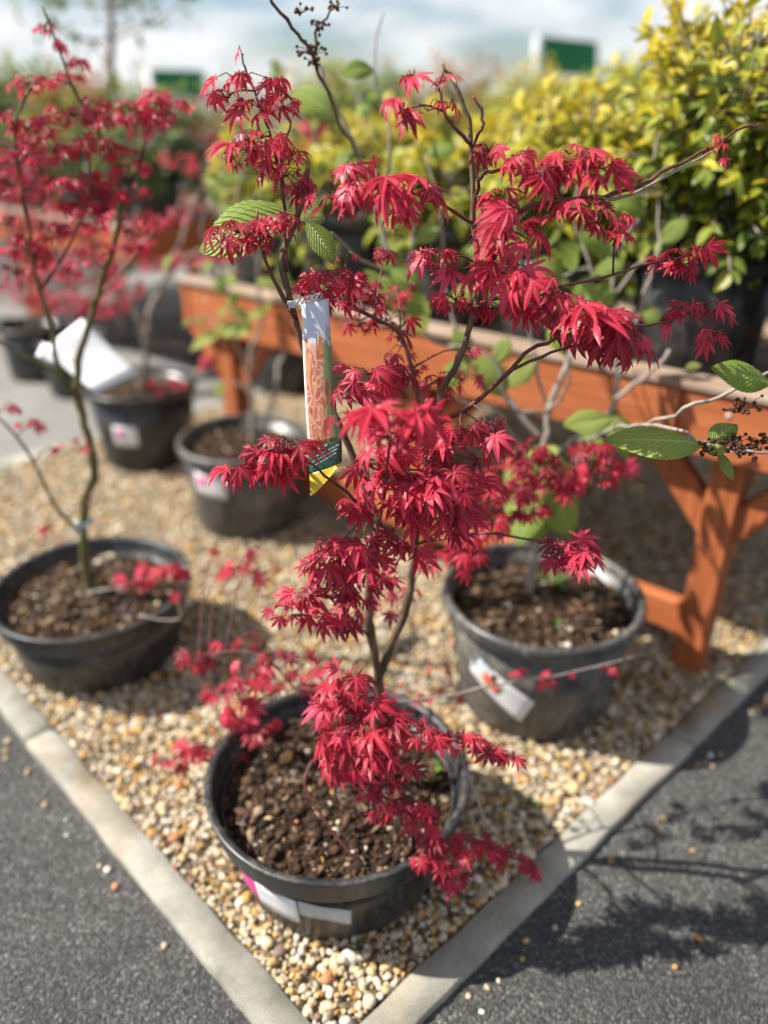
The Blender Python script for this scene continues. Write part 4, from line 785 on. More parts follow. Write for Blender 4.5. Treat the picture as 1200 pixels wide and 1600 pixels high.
for (bx, by, bY, tx, ty, tY, v, ti, nr) in [
 (1098, 694, 1.0, 972, 676, .975, 1, .65, (0, -.30, 1)), (1106, 697, 1.0, 1150, 655, 1.03, 1, .45, (.1, -.6, .7)), (1100, 700, 1.0, 1126, 700, .97, 1, .7, (-.2, -.9, .5)), (1120, 706, 1.0, 1154, 742, .98, 1, .4, (.5, -.7, .5)),
 (1205, 598, 1.08, 1132, 578, 1.06, 1, .55, (0, -.7, .7)), (958, 652, 1.35, 896, 664, 1.31, 1, .7, (0, -.7, .7)), (1070, 575, 1.5, 1092, 570, 1.48, 1, .95, (0, -1, .3)),
 (462, 334, 1.14, 308, 350, 1.10, 0, .65, (-.1, -.85, .6)), (478, 345, 1.13, 528, 395, 1.10, 1, .45, (.5, -.8, .3)), (470, 350, 1.13, 500, 330, 1.17, 1, .5, (.2, -.8, .5)),
 (590, 430, 1.6, 640, 480, 1.55, 2, .7, (0, -.8, .5)), (610, 420, 1.65, 650, 445, 1.6, 2, .65, (0, -.8, .5)), (600, 450, 1.6, 570, 425, 1.6, 1, .65, (0, -.8, .5)), (640, 470, 1.6, 660, 495, 1.58, 2, .6, (0, -.8, .6)),
 (850, 700, 1.5, 885, 770, 1.42, 2, .55, (.1, -.8, .5)), (845, 740, 1.5, 872, 795, 1.44, 2, .45, (.2, -.8, .5)), (840, 750, 1.5, 795, 825, 1.42, 2, .65, (-.3, -.8, .5)), (835, 760, 1.5, 820, 840, 1.4, 1, .6, (-.3, -.8, .5)), (848, 730, 1.52, 900, 740, 1.45, 1, .4, (.1, -.7, .6)), (830, 700, 1.5, 865, 695, 1.4, 1, .7, (.1, -.7, .6)),
 (790, 620, 1.58, 760, 565, 1.55, 2, .75, (0, -.9, .4)), (770, 570, 1.5, 800, 530, 1.5, 2, .8, (0, -.9, .4)), (735, 560, 1.6, 720, 520, 1.58, 2, .7, (0, -.9, .4)), (880, 430, 1.66, 850, 400, 1.64, 2, .55, (0, -.8, .6)), (900, 420, 1.66, 905, 385, 1.6, 2, .6, (0, -.8, .6)), (1010, 340, 1.74, 990, 300, 1.7, 2, .6, (0, -.8, .6)), (955, 400, 1.7, 930, 350, 1.66, 2, .65, (0, -.8, .6)), (958, 440, 1.68, 935, 470, 1.62, 2, .6, (0, -.8, .6)), (870, 440, 1.66, 850, 480, 1.62, 2, .6, (0, -.8, .6)),
 (555, 235, 1.72, 520, 255, 1.7, 2, .6, (0, -.8, .6)), (530, 190, 1.7, 470, 120, 1.68, 2, .35, (0, -.8, .6)), (600, 340, 1.7, 640, 330, 1.66, 2, .5, (0, -.8, .6)), (665, 520, 1.66, 645, 460, 1.6, 2, .7, (0, -.8, .6)), (905, 500, 1.62, 925, 440, 1.6, 2, .6, (0, -.8, .6)), (890, 560, 1.58, 872, 500, 1.6, 2, .55, (0, -.8, .6)),
 (955, 640, 1.58, 995, 700, 1.5, 2, .4, (.3, -.8, .5)), (846, 745, 1.53, 905, 830, 1.44, 2, .5, (.2, -.8, .5)), (842, 760, 1.53, 835, 842, 1.44, 2, .6, (0, -.8, .5)), (850, 700, 1.54, 800, 735, 1.46, 2, .55, (-.2, -.8, .5)), (905, 680, 1.55, 945, 705, 1.48, 2, .5, (.1, -.8, .5)), (735, 560, 1.62, 700, 590, 1.56, 2, .6, (0, -.8, .5)), (700, 470, 1.66, 735, 450, 1.62, 2, .6, (0, -.8, .5)), (690, 350, 1.72, 655, 365, 1.68, 2, .55, (0, -.8, .5)), (812, 430, 1.66, 775, 455, 1.6, 2, .6, (0, -.8, .5)), (838, 560, 1.6, 800, 590, 1.55, 2, .7, (0, -.8, .5)), (925, 430, 1.66, 965, 410, 1.62, 2, .6, (0, -.8, .5)), (1030, 380, 1.68, 1065, 350, 1.64, 2, .55, (0, -.8, .5)), (1000, 480, 1.64, 1035, 500, 1.6, 2, .6, (0, -.8, .5)), (640, 420, 1.7, 605, 400, 1.66, 2, .65, (0, -.8, .5)), (665, 240, 1.78, 700, 225, 1.74, 2, .5, (0, -.8, .5)), (585, 110, 1.78, 545, 95, 1.74, 2, .45, (0, -.8, .5))]:
    vleaf(vb, Q(tx, ty, tY), Q(bx, by, bY), 1, nr, ti, v)
leaf_objects('leaf', PLEAT_M, vb.leaves, vb.root)
def dried(pl, c, r, n, seed):
    mb = MB(); r_ = random.Random(seed)
    Vs, Ts, k = [], [], 0; P = []
    for i in range(n):
        p = Vector(c) + Vector((r_.gauss(0, 1), r_.gauss(0, 1), r_.gauss(0, .7)))*r*.55; P.append(p)
        mb.tube([Vector(c)-Vector((0, 0, r*.4)), p.lerp(Vector(c), .4), p], [.0007, .0006, .0005], 4, False)
        q = ICO1[0]*(.0022+r_.random()*.0016); b = len(mb.v); mb.v += [p + Vector(x) for x in q]; mb.f += [tuple(b+int(t) for t in tr) for tr in ICO1[1]]
    o = mb.build('dried_flower_head', M_DRY, pl.root)
for i, (x, y, Y, r, n_) in enumerate([(1122, 694, .995, .018, 20), (1148, 690, 1.0, .018, 22), (1172, 700, 1.0, .016, 18), (1195, 688, 1.0, .014, 14), (1165, 632, 1.1, .018, 16), (1150, 640, 1.1, .014, 10), (1100, 698, .995, .01, 10), (490, 78, 1.42, .022, 22), (488, 95, 1.42, .014, 12), (498, 40, 1.42, .014, 12), (470, 15, 1.4, .012, 10), (525, 8, 1.42, .012, 10)]):
    dried(vb, Q(x, y, Y), r, n_, i)
vb.finish_twigs(M_GREYBARK)
# ------------------------------------------------------------------ the shrub with forked pale stems, and the one under the card
random.seed(44)
s3 = Plant('young_shrub', 'pale forked stems with few small green leaves behind the picture tag', 'shrub', Vector((P3.x, P3.y, GZ+H3*.84)))
b3 = Vector((P3.x+.03, P3.y, GZ+H3*.84))
for i, (pts, r0, r1) in enumerate([([b3]+QP([(394, 630, 2.4), (392, 560, 2.4), (408, 500, 2.4), (404, 420, 2.4), (420, 320, 2.4)]), .011, .004), ([b3+Vector((.015, 0, 0))]+QP([(428, 620, 2.4), (440, 560, 2.42), (470, 510, 2.44), (500, 440, 2.46), (540, 330, 2.5)]), .010, .004), (QP([(394, 600, 2.4), (370, 540, 2.36), (360, 470, 2.34), (340, 420, 2.32)]), .006, .003)]):
    s3.stem('trunk' if i == 0 else 'branch', pts, r0*.85, r1*.85, M_GREYBARK, 4, 8, .003)
for px_ in [[(408, 500, 2.4), (440, 420, 2.42), (450, 320, 2.45), (430, 200, 2.5), (445, 110, 2.52)], [(404, 420, 2.4), (370, 330, 2.42), (385, 230, 2.45)], [(500, 440, 2.46), (510, 330, 2.5), (490, 220, 2.52), (520, 120, 2.55)], [(540, 330, 2.5), (570, 240, 2.52), (560, 150, 2.55)], [(440, 560, 2.42), (480, 460, 2.4), (470, 380, 2.4)], [(360, 470, 2.34), (320, 390, 2.32), (325, 300, 2.3)]]:
    s3.stem('branch', QP(px_), .004, .0018, M_GREYBARK, 4, 6, .004)
    for (x, y, Y) in px_[1:]:
        for j in range(5):
            c = Q(x+random.gauss(0, 22), y+random.gauss(0, 22), Y+random.gauss(0, .04)); s3.attach(c)
            s3.leaves.append((c, orient(Vector((random.gauss(0, 1), random.gauss(-.6, .5), random.gauss(-.2, .3))), Vector((-.2, -.7, 1))), random.uniform(.04, .075), random.uniform(.3, .9), random.randrange(3)))
for (x, y, Y, l, ti) in [(345, 520, 2.35, 60, .75), (362, 505, 2.35, 44, .7), (420, 485, 2.4, 44, .7), (335, 435, 2.33, 40, .6), (375, 455, 2.36, 46, .65), (400, 440, 2.38, 40, .7), (425, 350, 2.4, 56, .7), (360, 480, 2.34, 40, .8), (300, 500, 2.34, 34, .6), (540, 340, 2.5, 50, .6), (505, 430, 2.45, 50, .7), (390, 500, 2.4, 40, .7), (450, 470, 2.4, 40, .65), (340, 600, 2.5, 34, .5)]:
    c = Q(x, y, Y); k = PXM(c); s3.attach(c)
    for j in range(2): s3.leaves.append((c, orient(Vector((random.gauss(0, 1), random.gauss(-.6, .5), random.gauss(-.2, .3))), Vector((-.2, -.7, 1))), l*k*random.uniform(.7, 1), ti, random.randrange(3)))
OVAL_V = leaf_meshes('leaf', OVAL, M_VIB); leaf_objects('leaf', OVAL_V, s3.leaves, s3.root); s3.finish_twigs(M_GREYBARK)
s4 = Plant('maple_tree', 'small blurred crimson maple in the black pot under the tilted white card', 'maple', Vector((P4.x, P4.y, GZ+H4*.86)))
b4 = Vector((P4.x, P4.y, GZ+H4*.86))
for i, (pts, r0, r1) in enumerate([([b4]+QP([(226, 540, 2.9), (236, 480, 2.9), (262, 430, 2.9), (290, 360, 2.9), (310, 300, 2.9), (350, 230, 2.9)]), .012, .004), (QP([(228, 540, 2.9), (205, 470, 2.92), (190, 400, 2.95), (215, 320, 2.95)]), .008, .003), (QP([(262, 430, 2.9), (300, 400, 2.8), (340, 380, 2.78)]), .005, .002)]):
    s4.stem('trunk' if i == 0 else 'branch', pts, r0, r1, M_GREYBARK, 4, 7, .004)
for c_ in [(270, 600, 26, 10, 6, 34, 2.75, .3), (180, 470, 26, 16, 8, 40, 2.92, .25), (110, 470, 30, 14, 8, 38, 2.9, .25), (300, 400, 26, 14, 7, 40, 2.8, .4), (335, 395, 20, 12, 5, 38, 2.78, .42), (230, 345, 24, 16, 6, 40, 2.9, .4), (290, 330, 20, 14, 5, 38, 2.9, .42), (240, 410, 26, 12, 6, 36, 2.9, .35), (325, 560, 10, 14, 4, 34, 2.7, .3), (210, 380, 22, 16, 6, 38, 2.9, .4), (280, 250, 24, 16, 5, 38, 2.9, .5), (350, 240, 18, 14, 4, 36, 2.9, .5), (465, 225, 20, 14, 6, 40, 2.9, .4), (490, 200, 14, 14, 4, 38, 2.9, .45)]: maple_clump(s4, *c_, dens=1.8)
s4.finish_twigs(M_TWIG); s4.finish_leaves('leaf', MAPLE, MAPLE_M, M_RED, 120)

random.seed(71)
for lab, plab, p, hgt, cl in [
 ('low crimson maple on the paving in front of the bench beyond the aisle', 'black nursery pot on the paving under the low crimson maple', Q(110, 520, 3.75), .9, [(60, 470, 3.7), (100, 455, 3.7), (140, 470, 3.7), (110, 430, 3.75), (160, 440, 3.75), (70, 420, 3.75), (190, 450, 3.7), (130, 400, 3.8), (40, 445, 3.7), (170, 410, 3.8)]),
 ('tall blurred pink red maple standing beyond the far end of the orange bench', 'black nursery pot under the tall blurred pink red maple', Q(320, 400, 4.3), 1.3, [(300, 330, 4.3), (340, 310, 4.3), (270, 300, 4.3), (320, 270, 4.3), (360, 270, 4.3), (290, 240, 4.3), (340, 225, 4.3), (250, 260, 4.3), (385, 310, 4.3), (310, 200, 4.3), (275, 350, 4.3), (350, 350, 4.3), (240, 320, 4.3)]),
 ('crimson maple in the second row with airy crown, near the far green sign', 'black nursery pot under the airy crowned crimson maple', Q(30, 430, 4.0), 1.2, [(20, 300, 4.0), (60, 280, 4.0), (0, 260, 4.0), (40, 240, 4.0), (80, 320, 4.0), (10, 340, 4.0), (60, 350, 4.0), (-40, 280, 4.0)])]:
    p = Vector((p.x, p.y, 0)); e = empty('nursery_pot', p); tag(e, plab, 'plant pot'); MB().lathe(tall_prof(.165, .27, .140)[0], p, 36).build('body', M_POT, e); MB().lathe(tall_prof(.165, .27, .140)[1], p, 36).build('rim', M_POT, e)
    so2 = MB(); so2.v = [p + Vector((.15*math.cos(a), .15*math.sin(a), .23)) for a in np.linspace(0, 2*math.pi, 24, endpoint=False)]; so2.f = [tuple(range(24))]; so2.build('soil', M_SOIL, e, False)
    mb_ = Plant('maple_tree', lab, 'maple', p+ZZ*.23); mb_.stem('trunk', [p+ZZ*.22, p+Vector((.02, 0, hgt*.5)), p+Vector((-.02, .02, hgt*.9))], .013, .004, M_GREYBARK)
    for c_ in cl: mb_.stem('branch', [p+Vector((0, 0, hgt*.45)), (p+Vector((0, 0, hgt*.55))).lerp(Q(*c_), .55), Q(*c_)], .005, .002, M_GREYBARK, 3, 5, .004)
    for c_ in cl: maple_clump(mb_, c_[0], c_[1], 24, 18, 9, 34, c_[2], .6)
    mb_.finish_twigs(M_TWIG); mb_.finish_leaves('leaf', MAPLE, MAPLE_M, M_RED, 0)
# ================================================================== TAGS AND CARDS
def strip(pts_l, pts_r, n=24, m=4, v0=0, v1=1, bulge=.004, shift=0.0):
    """curved sheet between two edges; returns V, quads, UV"""
    Lp, Rp = smooth_path(pts_l, 8), smooth_path(pts_r, 8); V = []; U = []
    def at(P, t): x = t*(len(P)-1); i = min(int(x), len(P)-2); return P[i].lerp(P[i+1], x-i)
    for i in range(n+1):
        t = v0+(v1-v0)*i/n; a, b = at(Lp, t), at(Rp, t)
        for j in range(m+1):
            s_ = j/m; V.append(a.lerp(b, s_) + Vector((0, -bulge*math.sin(math.pi*s_) - shift, 0))); U.append((s_, 1-t))
    F = [(i*(m+1)+j, (i+1)*(m+1)+j, (i+1)*(m+1)+j+1, i*(m+1)+j+1) for i in range(n) for j in range(m)]
    return V, F, U
tg = empty('plant_tag', QL([(490, 472, .985)])[0]); tag(tg, 'long printed plastic plant tag wired to the maple stem', 'plant tag')
el = QL([(471, 474, .985), (474, 560, .975), (478, 640, .965), (482, 700, .96), (485, 776, .955)])
er = QL([(513, 466, .985), (519, 560, .972), (526, 640, .962), (534, 690, .957), (533, 752, .955)])
def sheet(name, v0, v1, mat, shift, parent=tg, **k):
    V, F, U = strip(el, er, 20, 6, v0, v1, .004, shift); me = mesh(name, V, F); l = me.uv_layers.new(name='UVMap')
    for lp in me.loops: l.data[lp.index].uv = U[lp.vertex_index]
    o = link(name, me, parent, mat); s_ = o.modifiers.new('thickness', 'SOLIDIFY'); s_.thickness = .0005; s_.offset = 0; return o
sheet('picture_panel', 0, .735, M_TAG, 0)
sheet('green_panel', .735, .87, M_TAGG, 0)
# yellow pointed lower end
elY = [el[-2].lerp(el[-1], t) for t in (.35, .7, 1.0)]
V, F, U = strip(el, er, 20, 6, .87, 1, .004, 0)
V2 = []
for i, v in enumerate(V):
    r_, j = divmod(i, 7); t = r_/20; s_ = j/6
    top = V[j]; edge = 1-.9*max(0, s_-.0)**1.5*0
    V2.append(v + Vector((0, 0, (.028*(s_**1.3))*t)))
yl = link('yellow_panel', mesh('yellow_panel', V2, F), tg, M_TAGY); s_ = yl.modifiers.new('thickness', 'SOLIDIFY'); s_.thickness = .0005; s_.offset = 0
# three rows of small white print on the green panel
Lp, Rp = smooth_path(el, 8), smooth_path(er, 8)
def at(P, t): x = t*(len(P)-1); i = min(int(x), len(P)-2); return P[i].lerp(P[i+1], x-i)
for row, (t0, s0, s1, hgt) in enumerate([(.772, .05, .55, .0030), (.803, .12, .9, .0016), (.822, .1, .86, .0016), (.841, .08, .8, .0016)]):
    mb = MB(); s_ = s0
    while s_ < s1:
        wch = random.uniform(.018, .04); tt = t0 - .05*(s_-.1)
        a = at(Lp, tt).lerp(at(Rp, tt), s_); b = at(Lp, tt).lerp(at(Rp, tt), s_+wch); o1 = -.004*math.sin(math.pi*s_)-.0006
        up = (at(Lp, tt-.01)-at(Lp, tt)).normalized()*hgt*random.uniform(.6, 1); n_ = len(mb.v)
        mb.v += [a+Vector((0, o1, 0)), b+Vector((0, o1, 0)), b+up+Vector((0, o1, 0)), a+up*random.uniform(.6, 1)+Vector((0, o1, 0))]; mb.f.append((n_, n_+1, n_+2, n_+3))
        s_ += wch + random.choice((.01, .01, .012, .03))
    mb.build('print_line', M_WHITE, tg, False)
# bunched wire tie
mb = MB()
for k in range(5):
    P = []; c0, c1 = QL([(452, 478, .998), (500, 462, .982)])
    for i in range(22):
        t = i/21; p = c0.lerp(c1, t); a = t*19+k*1.3
        P.append(p + Vector((.003*math.sin(a*1.1), .004*math.cos(a), .0045*math.sin(a+k))))
    mb.tube(P, .00075, 5)
P = [QL([(458, 474, 1.018)])[0] + Vector((.0085*math.cos(a), .0095*math.sin(a), -.002*math.sin(a))) for a in np.linspace(0, 6.4, 20)]
mb.tube(P, .0009, 6); P = [p+Vector((0, 0, .0025)) for p in P]; mb.tube(P, .0008, 6)
mb.build('wire_tie', M_WHITE, tg)
# pale tie on the left maple
tie = MB(); c = Q(131, 815, 1.66)
tie.tube([c + Vector((.016*math.cos(a), .016*math.sin(a), .004*math.sin(a*2))) for a in np.linspace(0, 6.28, 18)], .0045, 7); tie.tube([c+Vector((0, -.018, .004)), c+Vector((-.006, -.026, .014)), c+Vector((.004, -.028, -.016))], .004, 6)
tag(tie.build('plant_tie', M_TIE), 'pale blue plastic tie looped round the olive maple trunk', 'plant tie')
def card(name, label, corners, mat, lines=0):
    a, b, c, d = corners; mb = MB(); nn = (b-a).cross(d-a).normalized(); th = .0012; n = 6
    for sgn in (1, -1):
        for j in range(n+1):
            for i in range(n+1):
                s, t = i/n, j/n; mb.v.append(a.lerp(b, s).lerp(d.lerp(c, s), t) + nn*(sgn*th*.5 + .006*math.sin(math.pi*s)))
    m = n+1
    for sgn in (0, 1):
        o = sgn*m*m
        for j in range(n):
            for i in range(n): q = (o+j*m+i, o+j*m+i+1, o+(j+1)*m+i+1, o+(j+1)*m+i); mb.f.append(q if sgn == 0 else q[::-1])
    ring = [i for i in range(m)] + [j*m+n for j in range(1, m)] + [n*m+i for i in range(n-1, -1, -1)] + [j*m for j in range(n-1, 0, -1)]
    for k in range(len(ring)): p, q = ring[k], ring[(k+1) % len(ring)]; mb.f.append((p+m*m, q+m*m, q, p))
    e = empty(name, a); tag(e, label, 'card'); mb.build('sheet', mat, e)
    for k in range(lines):
        t = .18+.72*k/max(1, lines-1); l = MB(); P = []
        x1 = random.uniform(.55, .9)
        for i in range(28):
            s = .1 + (x1-.1)*i/27; P.append(a.lerp(b, s).lerp(d.lerp(c, s), t + .018*math.sin(i*2.1+k)) + nn*(.0012+.006*math.sin(math.pi*s)))
        l.tube(P, .0018, 4); l.build('written_line', M_INK, e)
    return e
card('price_card', 'tilted white handwritten card hanging in the olive barked maple', QP([(128, 497, 1.80), (218, 583, 1.74), (150, 615, 1.66), (68, 545, 1.72)]), M_WHITE, 7)
card('price_card', 'small white card tucked behind the tilted handwritten card', QP([(66, 535, 1.84), (110, 540, 1.84), (100, 570, 1.8), (56, 556, 1.8)]), M_WHITE, 0)

# ================================================================== THE STAGING BENCH
UB = Vector((-.78, .63, 0)).normalized(); VB = Vector((UB.y, -UB.x, 0)); B0 = Vector((.746, 1.563, 0))
def bp(u, v, z): return B0 + UB*u + VB*v + ZZ*z
def bench(name, label, u0, u1, v0, depth, legs, low=False):
    e = empty(name, bp((u0+u1)/2, v0+depth/2, 0)); tag(e, label, 'bench', 'orange stained timber benches')
    def beam(nm, u_a, u_b, v_a, v_b, z_a, z_b, mat=M_TIMBERH, bev=.004):
        o = MB().box((0, 0, 0), Vector((1, 0, 0)), Vector((0, 1, 0)), Vector((0, 0, 1)), abs(u_b-u_a)/2, abs(v_b-v_a)/2, abs(z_b-z_a)/2, bev).build(nm, mat, e, False)
        o.matrix_parent_inverse = Matrix.Translation(-e.location)
        o.matrix_basis = Matrix.Translation(bp((u_a+u_b)/2, v0+(v_a+v_b)/2, (z_a+z_b)/2)) @ Matrix((UB, VB, ZZ)).transposed().to_4x4(); return o
    j = u0+(u1-u0)*.20
    beam('fascia_board', u0, j-.002, -.022, .022, .60, .742); beam('fascia_board', j+.002, u1, -.022, .022, .60, .742)
    beam('fascia_board', u0, u1, depth-.022, depth+.022, .60, .742)
    beam('end_board', u0-.044, u0-.001, -.022, depth+.022, .60, .742, M_TIMBER); beam('end_board', u1+.001, u1+.044, -.022, depth+.022, .60, .742, M_TIMBER)
    beam('top_rail', u0-.05, u1+.05, -.03, .045, .745, .762, M_TIMBERW)
    ns = 9; w_ = (depth-.06)/ns
    for i in range(ns): beam('slat', u0, u1, .055+i*w_, .055+i*w_+w_-.012, .700, .722, M_TIMBERW)
    for u in legs:
        for vv in (.062, depth-.062): beam('leg', u-.037, u+.037, vv-.037, vv+.037, -.01, .70, M_TIMBER, .006)
        beam('cross_rail', u-.022, u+.022, .1, depth-.1, .60, .69, M_TIMBER)
        for sg in (-1, 1):           # diagonal braces from leg to fascia
            a, b = bp(u+sg*.03, v0+.062, .42), bp(u+sg*.20, v0+.062, .61)
            if u0-.1 < u+sg*.2 < u1+.1:
                d = (b-a).normalized(); o = MB().box((a+b)/2, d, VB, d.cross(VB), (b-a).length/2+.02, .019, .034).build('brace', M_TIMBER, e, False)
        a, b = bp(u, v0+.10, .40), bp(u, v0+.30, .60); d = (b-a).normalized()
        MB().box((a+b)/2, d, UB, d.cross(UB), (b-a).length/2+.02, .019, .034).build('brace', M_TIMBER, e, False)
    for u in legs:
        for zz in (.635, .705):
            p = bp(u+.012*(1 if zz > .65 else -1), v0-.0225, zz); MB().tube([p+VB*.004, p-VB*.0015], [.0055, .005], 10).build('screw', M_METAL, e)
    if low: beam('stretcher', legs[0]+.04, legs[-1]-.04, .045, .085, .09, .18)
    return e
bench('staging_bench', 'orange stained timber bench carrying the yellow green hedge plants', -.30, 1.78, 0, 1.25, (0, .86, 1.68), True)
bench('staging_bench', 'orange stained timber bench beyond the paved aisle, behind the left maple', 2.95, 5.1, .55, 1.25, (4.0, 5.0))
bench('staging_bench', 'orange stained timber bench in the second row, farther back', .9, 4.2, 2.6, 1.25, (1.0, 2.5, 4.1))

# ------------------------------------------------------------------ container shrubs
NURS = tall_prof(.165, .27, .140)
OVAL_H = leaf_meshes('leaf', OVAL, M_HEDGE); OVAL_G = leaf_meshes('leaf', OVAL, M_GREEN); OVAL_X = leaf_meshes('leaf', OVAL, M_MIXED)
def shrub(label, potlabel, p, rad, h, n, ln, mat, meshes, tint0, tint1, seed, nobj=0, pot_=True, name='shrub', gap=.5, wide=1.0, group=None, potgroup=None, low=0.0):
    """leaves grow in rosettes at the ends of shoots; young shoots (top) paler than old ones"""
    r_ = random.Random(seed); p = Vector(p); z0 = 0
    if pot_:
        e = empty('nursery_pot', p); tag(e, potlabel, 'plant pot', potgroup)
        MB().lathe(NURS[0], p, 36).build('body', M_POT, e); MB().lathe(NURS[1], p, 36).build('rim', M_POT, e); z0 = .23
        so = MB(); so.v = [p + Vector((.142*math.cos(a), .142*math.sin(a), .225)) for a in np.linspace(0, 2*math.pi, 24, endpoint=False)]; so.f = [tuple(range(24))]; so.build('soil', M_SOIL, e, False)
    b = p + ZZ*z0; pl = Plant(name, label, 'shrub', b, group); st = MB(); nsh = max(8, n//11)
    for k in range(5):
        a = r_.uniform(0, 6.28); q = b + Vector((math.cos(a)*rad*.5, math.sin(a)*rad*.5, h*.6))
        st.tube(smooth_path([b+Vector((math.cos(a)*.02, math.sin(a)*.02, 0)), b.lerp(q, .5)+Vector((r_.gauss(0, .02), r_.gauss(0, .02), 0)), q], 3), [.008, .0075, .007, .006, .0055, .005, .004], 6)
    for k in range(nsh):
        while True:
            x, y, z = r_.uniform(-1, 1), r_.uniform(-1, 1), r_.uniform(-1, 1); d = math.sqrt(x*x+y*y+z*z)
            if .45 < d < 1 and r_.random() < d**1.5: break
        lump = 1 + .30*mnoise.noise(Vector((x*2.1+seed, y*2.1, z*2.1))) + r_.gauss(0, .06)
        c = b + Vector((x*rad*lump, y*rad*lump, h*(.53+.47*z*lump) - low*(.5-.5*z)))
        core = b + Vector((x*rad*.35, y*rad*.35, h*(.35+.25*z))); ax = (c-core).normalized()
        st.tube([core, core.lerp(c, .6)+Vector((0, 0, .01)), c], [.004, .0028, .0018], 5, False)
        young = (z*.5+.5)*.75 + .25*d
        for j in range(11):
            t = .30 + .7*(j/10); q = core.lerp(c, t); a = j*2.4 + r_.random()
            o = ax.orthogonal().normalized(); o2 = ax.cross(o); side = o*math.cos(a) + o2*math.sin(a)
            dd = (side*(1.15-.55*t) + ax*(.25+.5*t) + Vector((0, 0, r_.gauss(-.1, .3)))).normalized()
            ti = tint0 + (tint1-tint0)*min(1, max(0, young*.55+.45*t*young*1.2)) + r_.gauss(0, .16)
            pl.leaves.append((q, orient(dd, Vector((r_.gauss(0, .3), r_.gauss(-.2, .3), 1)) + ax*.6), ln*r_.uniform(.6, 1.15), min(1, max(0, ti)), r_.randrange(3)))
    st.build('stems', M_GREYBARK, pl.root)
    pl.leaves.sort(key=lambda q: (Vector(q[0])-CAMV).length)
    if nobj: leaf_objects('leaf', meshes, pl.leaves[:nobj], pl.root)
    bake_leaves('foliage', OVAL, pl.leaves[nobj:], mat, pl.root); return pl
random.seed(5)
ordn = ['first', 'second', 'third', 'fourth', 'fifth', 'sixth']
HP = 'black nursery pot standing on the orange bench under the hedge plants'; HPG = 'nursery pots on the orange bench'
hedge_lab = ['tall yellow tipped green shrub at the near end of the orange bench', 'bushy yellow tipped shrub second from the near end of the orange bench', 'yellow tipped shrub in the middle of the orange bench', 'low yellow tipped shrub fourth along the orange bench', 'low yellow green shrub fifth along the orange bench', 'yellow green shrub at the far end of the orange bench']
for i, (u, v, r_, h, n) in enumerate([(-.16, .21, .31, .76, 3800), (.19, .23, .28, .58, 3000), (.54, .21, .25, .38, 2300), (.90, .22, .23, .29, 1700), (1.26, .21, .23, .27, 1100), (1.6, .22, .22, .27, 1000)]):
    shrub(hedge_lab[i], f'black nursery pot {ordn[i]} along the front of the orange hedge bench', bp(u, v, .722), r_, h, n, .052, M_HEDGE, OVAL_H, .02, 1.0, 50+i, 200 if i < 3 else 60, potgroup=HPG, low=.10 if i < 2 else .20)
back_lab = ['tall yellow tipped shrub behind the near end of the orange bench row', 'yellow shrub in the rear row of the orange bench, under the green sign', 'yellow shrub in the rear row of the orange bench, third along', 'green and yellow shrub at the rear far end of the orange bench']
for i, (u, v, r_, h, n) in enumerate([(-.05, .80, .38, .90, 3000), (.46, .80, .32, .56, 2300), (.98, .80, .28, .31, 1100), (1.46, .80, .28, .36, 1000)]):
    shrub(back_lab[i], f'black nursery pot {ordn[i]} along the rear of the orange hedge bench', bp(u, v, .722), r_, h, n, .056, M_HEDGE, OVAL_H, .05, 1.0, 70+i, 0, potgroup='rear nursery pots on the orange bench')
# second-row and far plants
far = []
for i in range(6):
    far.append((bp(1.1+i*.56, 3.0, .722), .36, random.uniform(.44, .60), 1300, .07, [M_MIXED, M_GREEN, M_HEDGE][i % 3], [OVAL_X, OVAL_G, OVAL_H][i % 3], ['reddish orange', 'dark green', 'yellow'][i % 3], i, 'on the second row bench'))
for i in range(4):
    far.append((bp(3.15+i*.5, .85, .722), .33, random.uniform(.44, .58), 1300, .06, [M_GREEN, M_MIXED, M_GREEN, M_HEDGE][i], [OVAL_G, OVAL_X, OVAL_G, OVAL_H][i], ['dark green', 'orange tipped', 'dark green', 'yellow'][i], 20+i, 'on the bench beyond the aisle'))
for p, r_, h, n, ln, m_, me_, colr, sd_, where in far:
    k = ordn[sd_ % 20]
    shrub(f'small {colr} shrub, {k} along {where}', f'black nursery pot holding the {k} small {colr} shrub {where}', p, r_, h, n, ln, m_, me_, .1, 1, sd_+100, 0, potgroup=f'nursery pots {where}', low=.2)
mid_lab = ['airy pale green shrub on the ground behind the near half of the orange bench', 'red and yellow shrub on the ground behind the middle of the orange bench', 'tall green shrub on the ground behind the far half of the orange bench', 'yellow green shrub on the ground behind the far end of the orange bench', 'orange tipped shrub on the ground between the two bench rows', 'dark green shrub on the ground past the far end of the orange bench']
for i, (u, v, r_, h) in enumerate([(.75, 1.75, .30, 1.02), (1.25, 1.8, .30, 1.0), (1.75, 1.75, .32, 1.1), (2.2, 1.7, .30, 1.02), (2.6, 1.9, .32, .98), (2.35, .95, .26, .88)]):
    m_ = [1, 0, 1, 2, 0, 1][i]
    shrub(mid_lab[i], 'black nursery pot under the ' + ' '.join(mid_lab[i].split()[:4]) + f' behind the bench, {ordn[i]} along', bp(u, v, 0), r_, h, 900, .06, [M_MIXED, M_GREEN, M_HEDGE][m_], None, .25, 1, 300+i, 0, gap=.6, potgroup='nursery pots behind the orange bench', name='shrub')
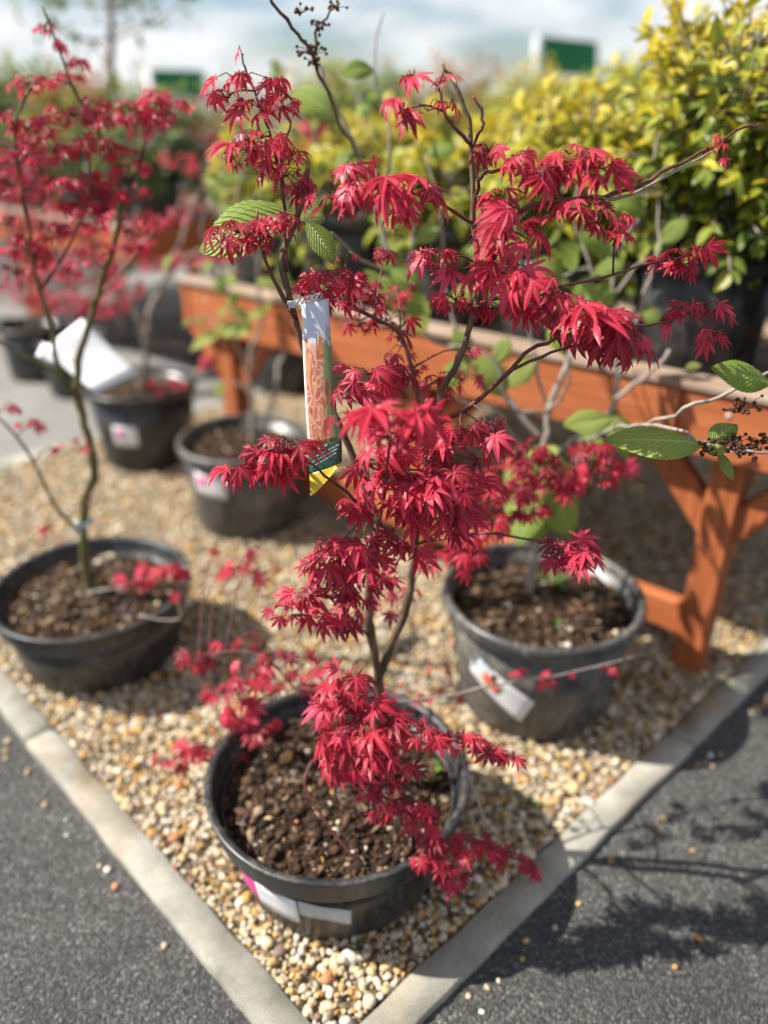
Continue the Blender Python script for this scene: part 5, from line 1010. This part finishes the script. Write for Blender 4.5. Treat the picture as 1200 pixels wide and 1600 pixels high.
# ground-standing shrubs farther off close the view under the horizon
random.seed(9)
k = 0
for row, (Y0, hh, nn) in enumerate([(6.2, 1.25, 9), (9.0, 1.5, 11), (14.0, 2.1, 13)]):
    for i in range(nn):
        x = (-.62+1.24*(i+.5)/nn)*Y0*1.25 + random.uniform(-.2, .2); m_ = random.choice([0, 1, 2, 1])
        r_ = Y0*.085*random.uniform(.9, 1.2)
        shrub(['mixed red and yellow', 'dark green', 'yellow green'][m_] + ' bush in the ' + ['nearer', 'middle', 'farthest'][row] + ' row of plants beyond the benches', None, (x, Y0+random.uniform(-.3, .3), -.01), r_, hh*random.uniform(.75, 1.15), 420, .09+.03*row, [M_MIXED, M_GREEN, M_HEDGE][m_], None, .1, 1, 200+k, 0, False, 'distant_bush', group='rows of plants beyond the benches'); k += 1
# slender pale sapling at the upper left
sap = Plant('sapling', 'slender pale trunked sapling with sparse green leaves against the sky', 'tree', G(170, 430, 0))
tb = Q(172, 400, 4.6); tb.z = 0
sap.stem('trunk', [tb, Q(172, 250, 4.6), Q(176, 120, 4.6), Q(172, 20, 4.6), Q(178, -90, 4.6)], .028, .012, M_GREYBARK, 5, 8, .006)
for i in range(16):
    y = random.uniform(-90, 260); a = Q(174, y, 4.6); b = Q(174+random.choice((-1, 1))*random.uniform(40, 170), y-random.uniform(20, 80), 4.6+random.uniform(-.4, .4))
    sap.stem('branch', [a, a.lerp(b, .5)+Vector((0, 0, -.02)), b], .008, .003, M_GREYBARK, 3, 5, .008)
    for j in range(26):
        q = a.lerp(b, random.uniform(.3, 1)) + Vector((random.gauss(0, .05), random.gauss(0, .08), random.gauss(0, .04)))
        sap.leaves.append((q, orient(Vector((random.gauss(0, 1), random.gauss(0, 1), random.gauss(-.3, .4))), Vector((0, -.3, 1))), random.uniform(.04, .08), random.uniform(.5, 1), random.randrange(3)))
bake_leaves('foliage', OVAL, sap.leaves, M_GREEN, sap.root)

# ------------------------------------------------------------------ green signs
def sign(label, a, b, c, d, pole_px, Y, topY, polelabel=None):
    q = QP([(*a, Y), (*b, Y+.25), (*c, Y+.25), (*d, Y)]); e = empty('green_sign', (q[0].x, q[0].y, 0)); tag(e, label, 'sign', None)
    nrm = (q[1]-q[0]).cross(q[3]-q[0]).normalized()*.02; mb = MB(); mb.v = [v+nrm for v in q]+[v-nrm for v in q]
    mb.f = [(0, 1, 2, 3), (7, 6, 5, 4), (0, 4, 5, 1), (1, 5, 6, 2), (2, 6, 7, 3), (3, 7, 4, 0)]; mb.build('board', M_SIGN, e, False)
    t = Q(pole_px, topY, Y); MB().tube([Vector((t.x, t.y, 0)), t], .035, 10).build('post', M_METAL, e)
    fr = MB(); fr.tube([q[0], q[1], q[2], q[3], q[0]], .015, 6); fr.build('frame', M_METAL, e)
sign('green sign board on a white post above the yellow hedge plants', (846, 56), (932, 68), (931, 118), (845, 112), 841, 7.5, 54)
sign('distant green sign board seen over the left crimson maple', (236, 108), (318, 112), (318, 150), (236, 150), 232, 8.5, 106)
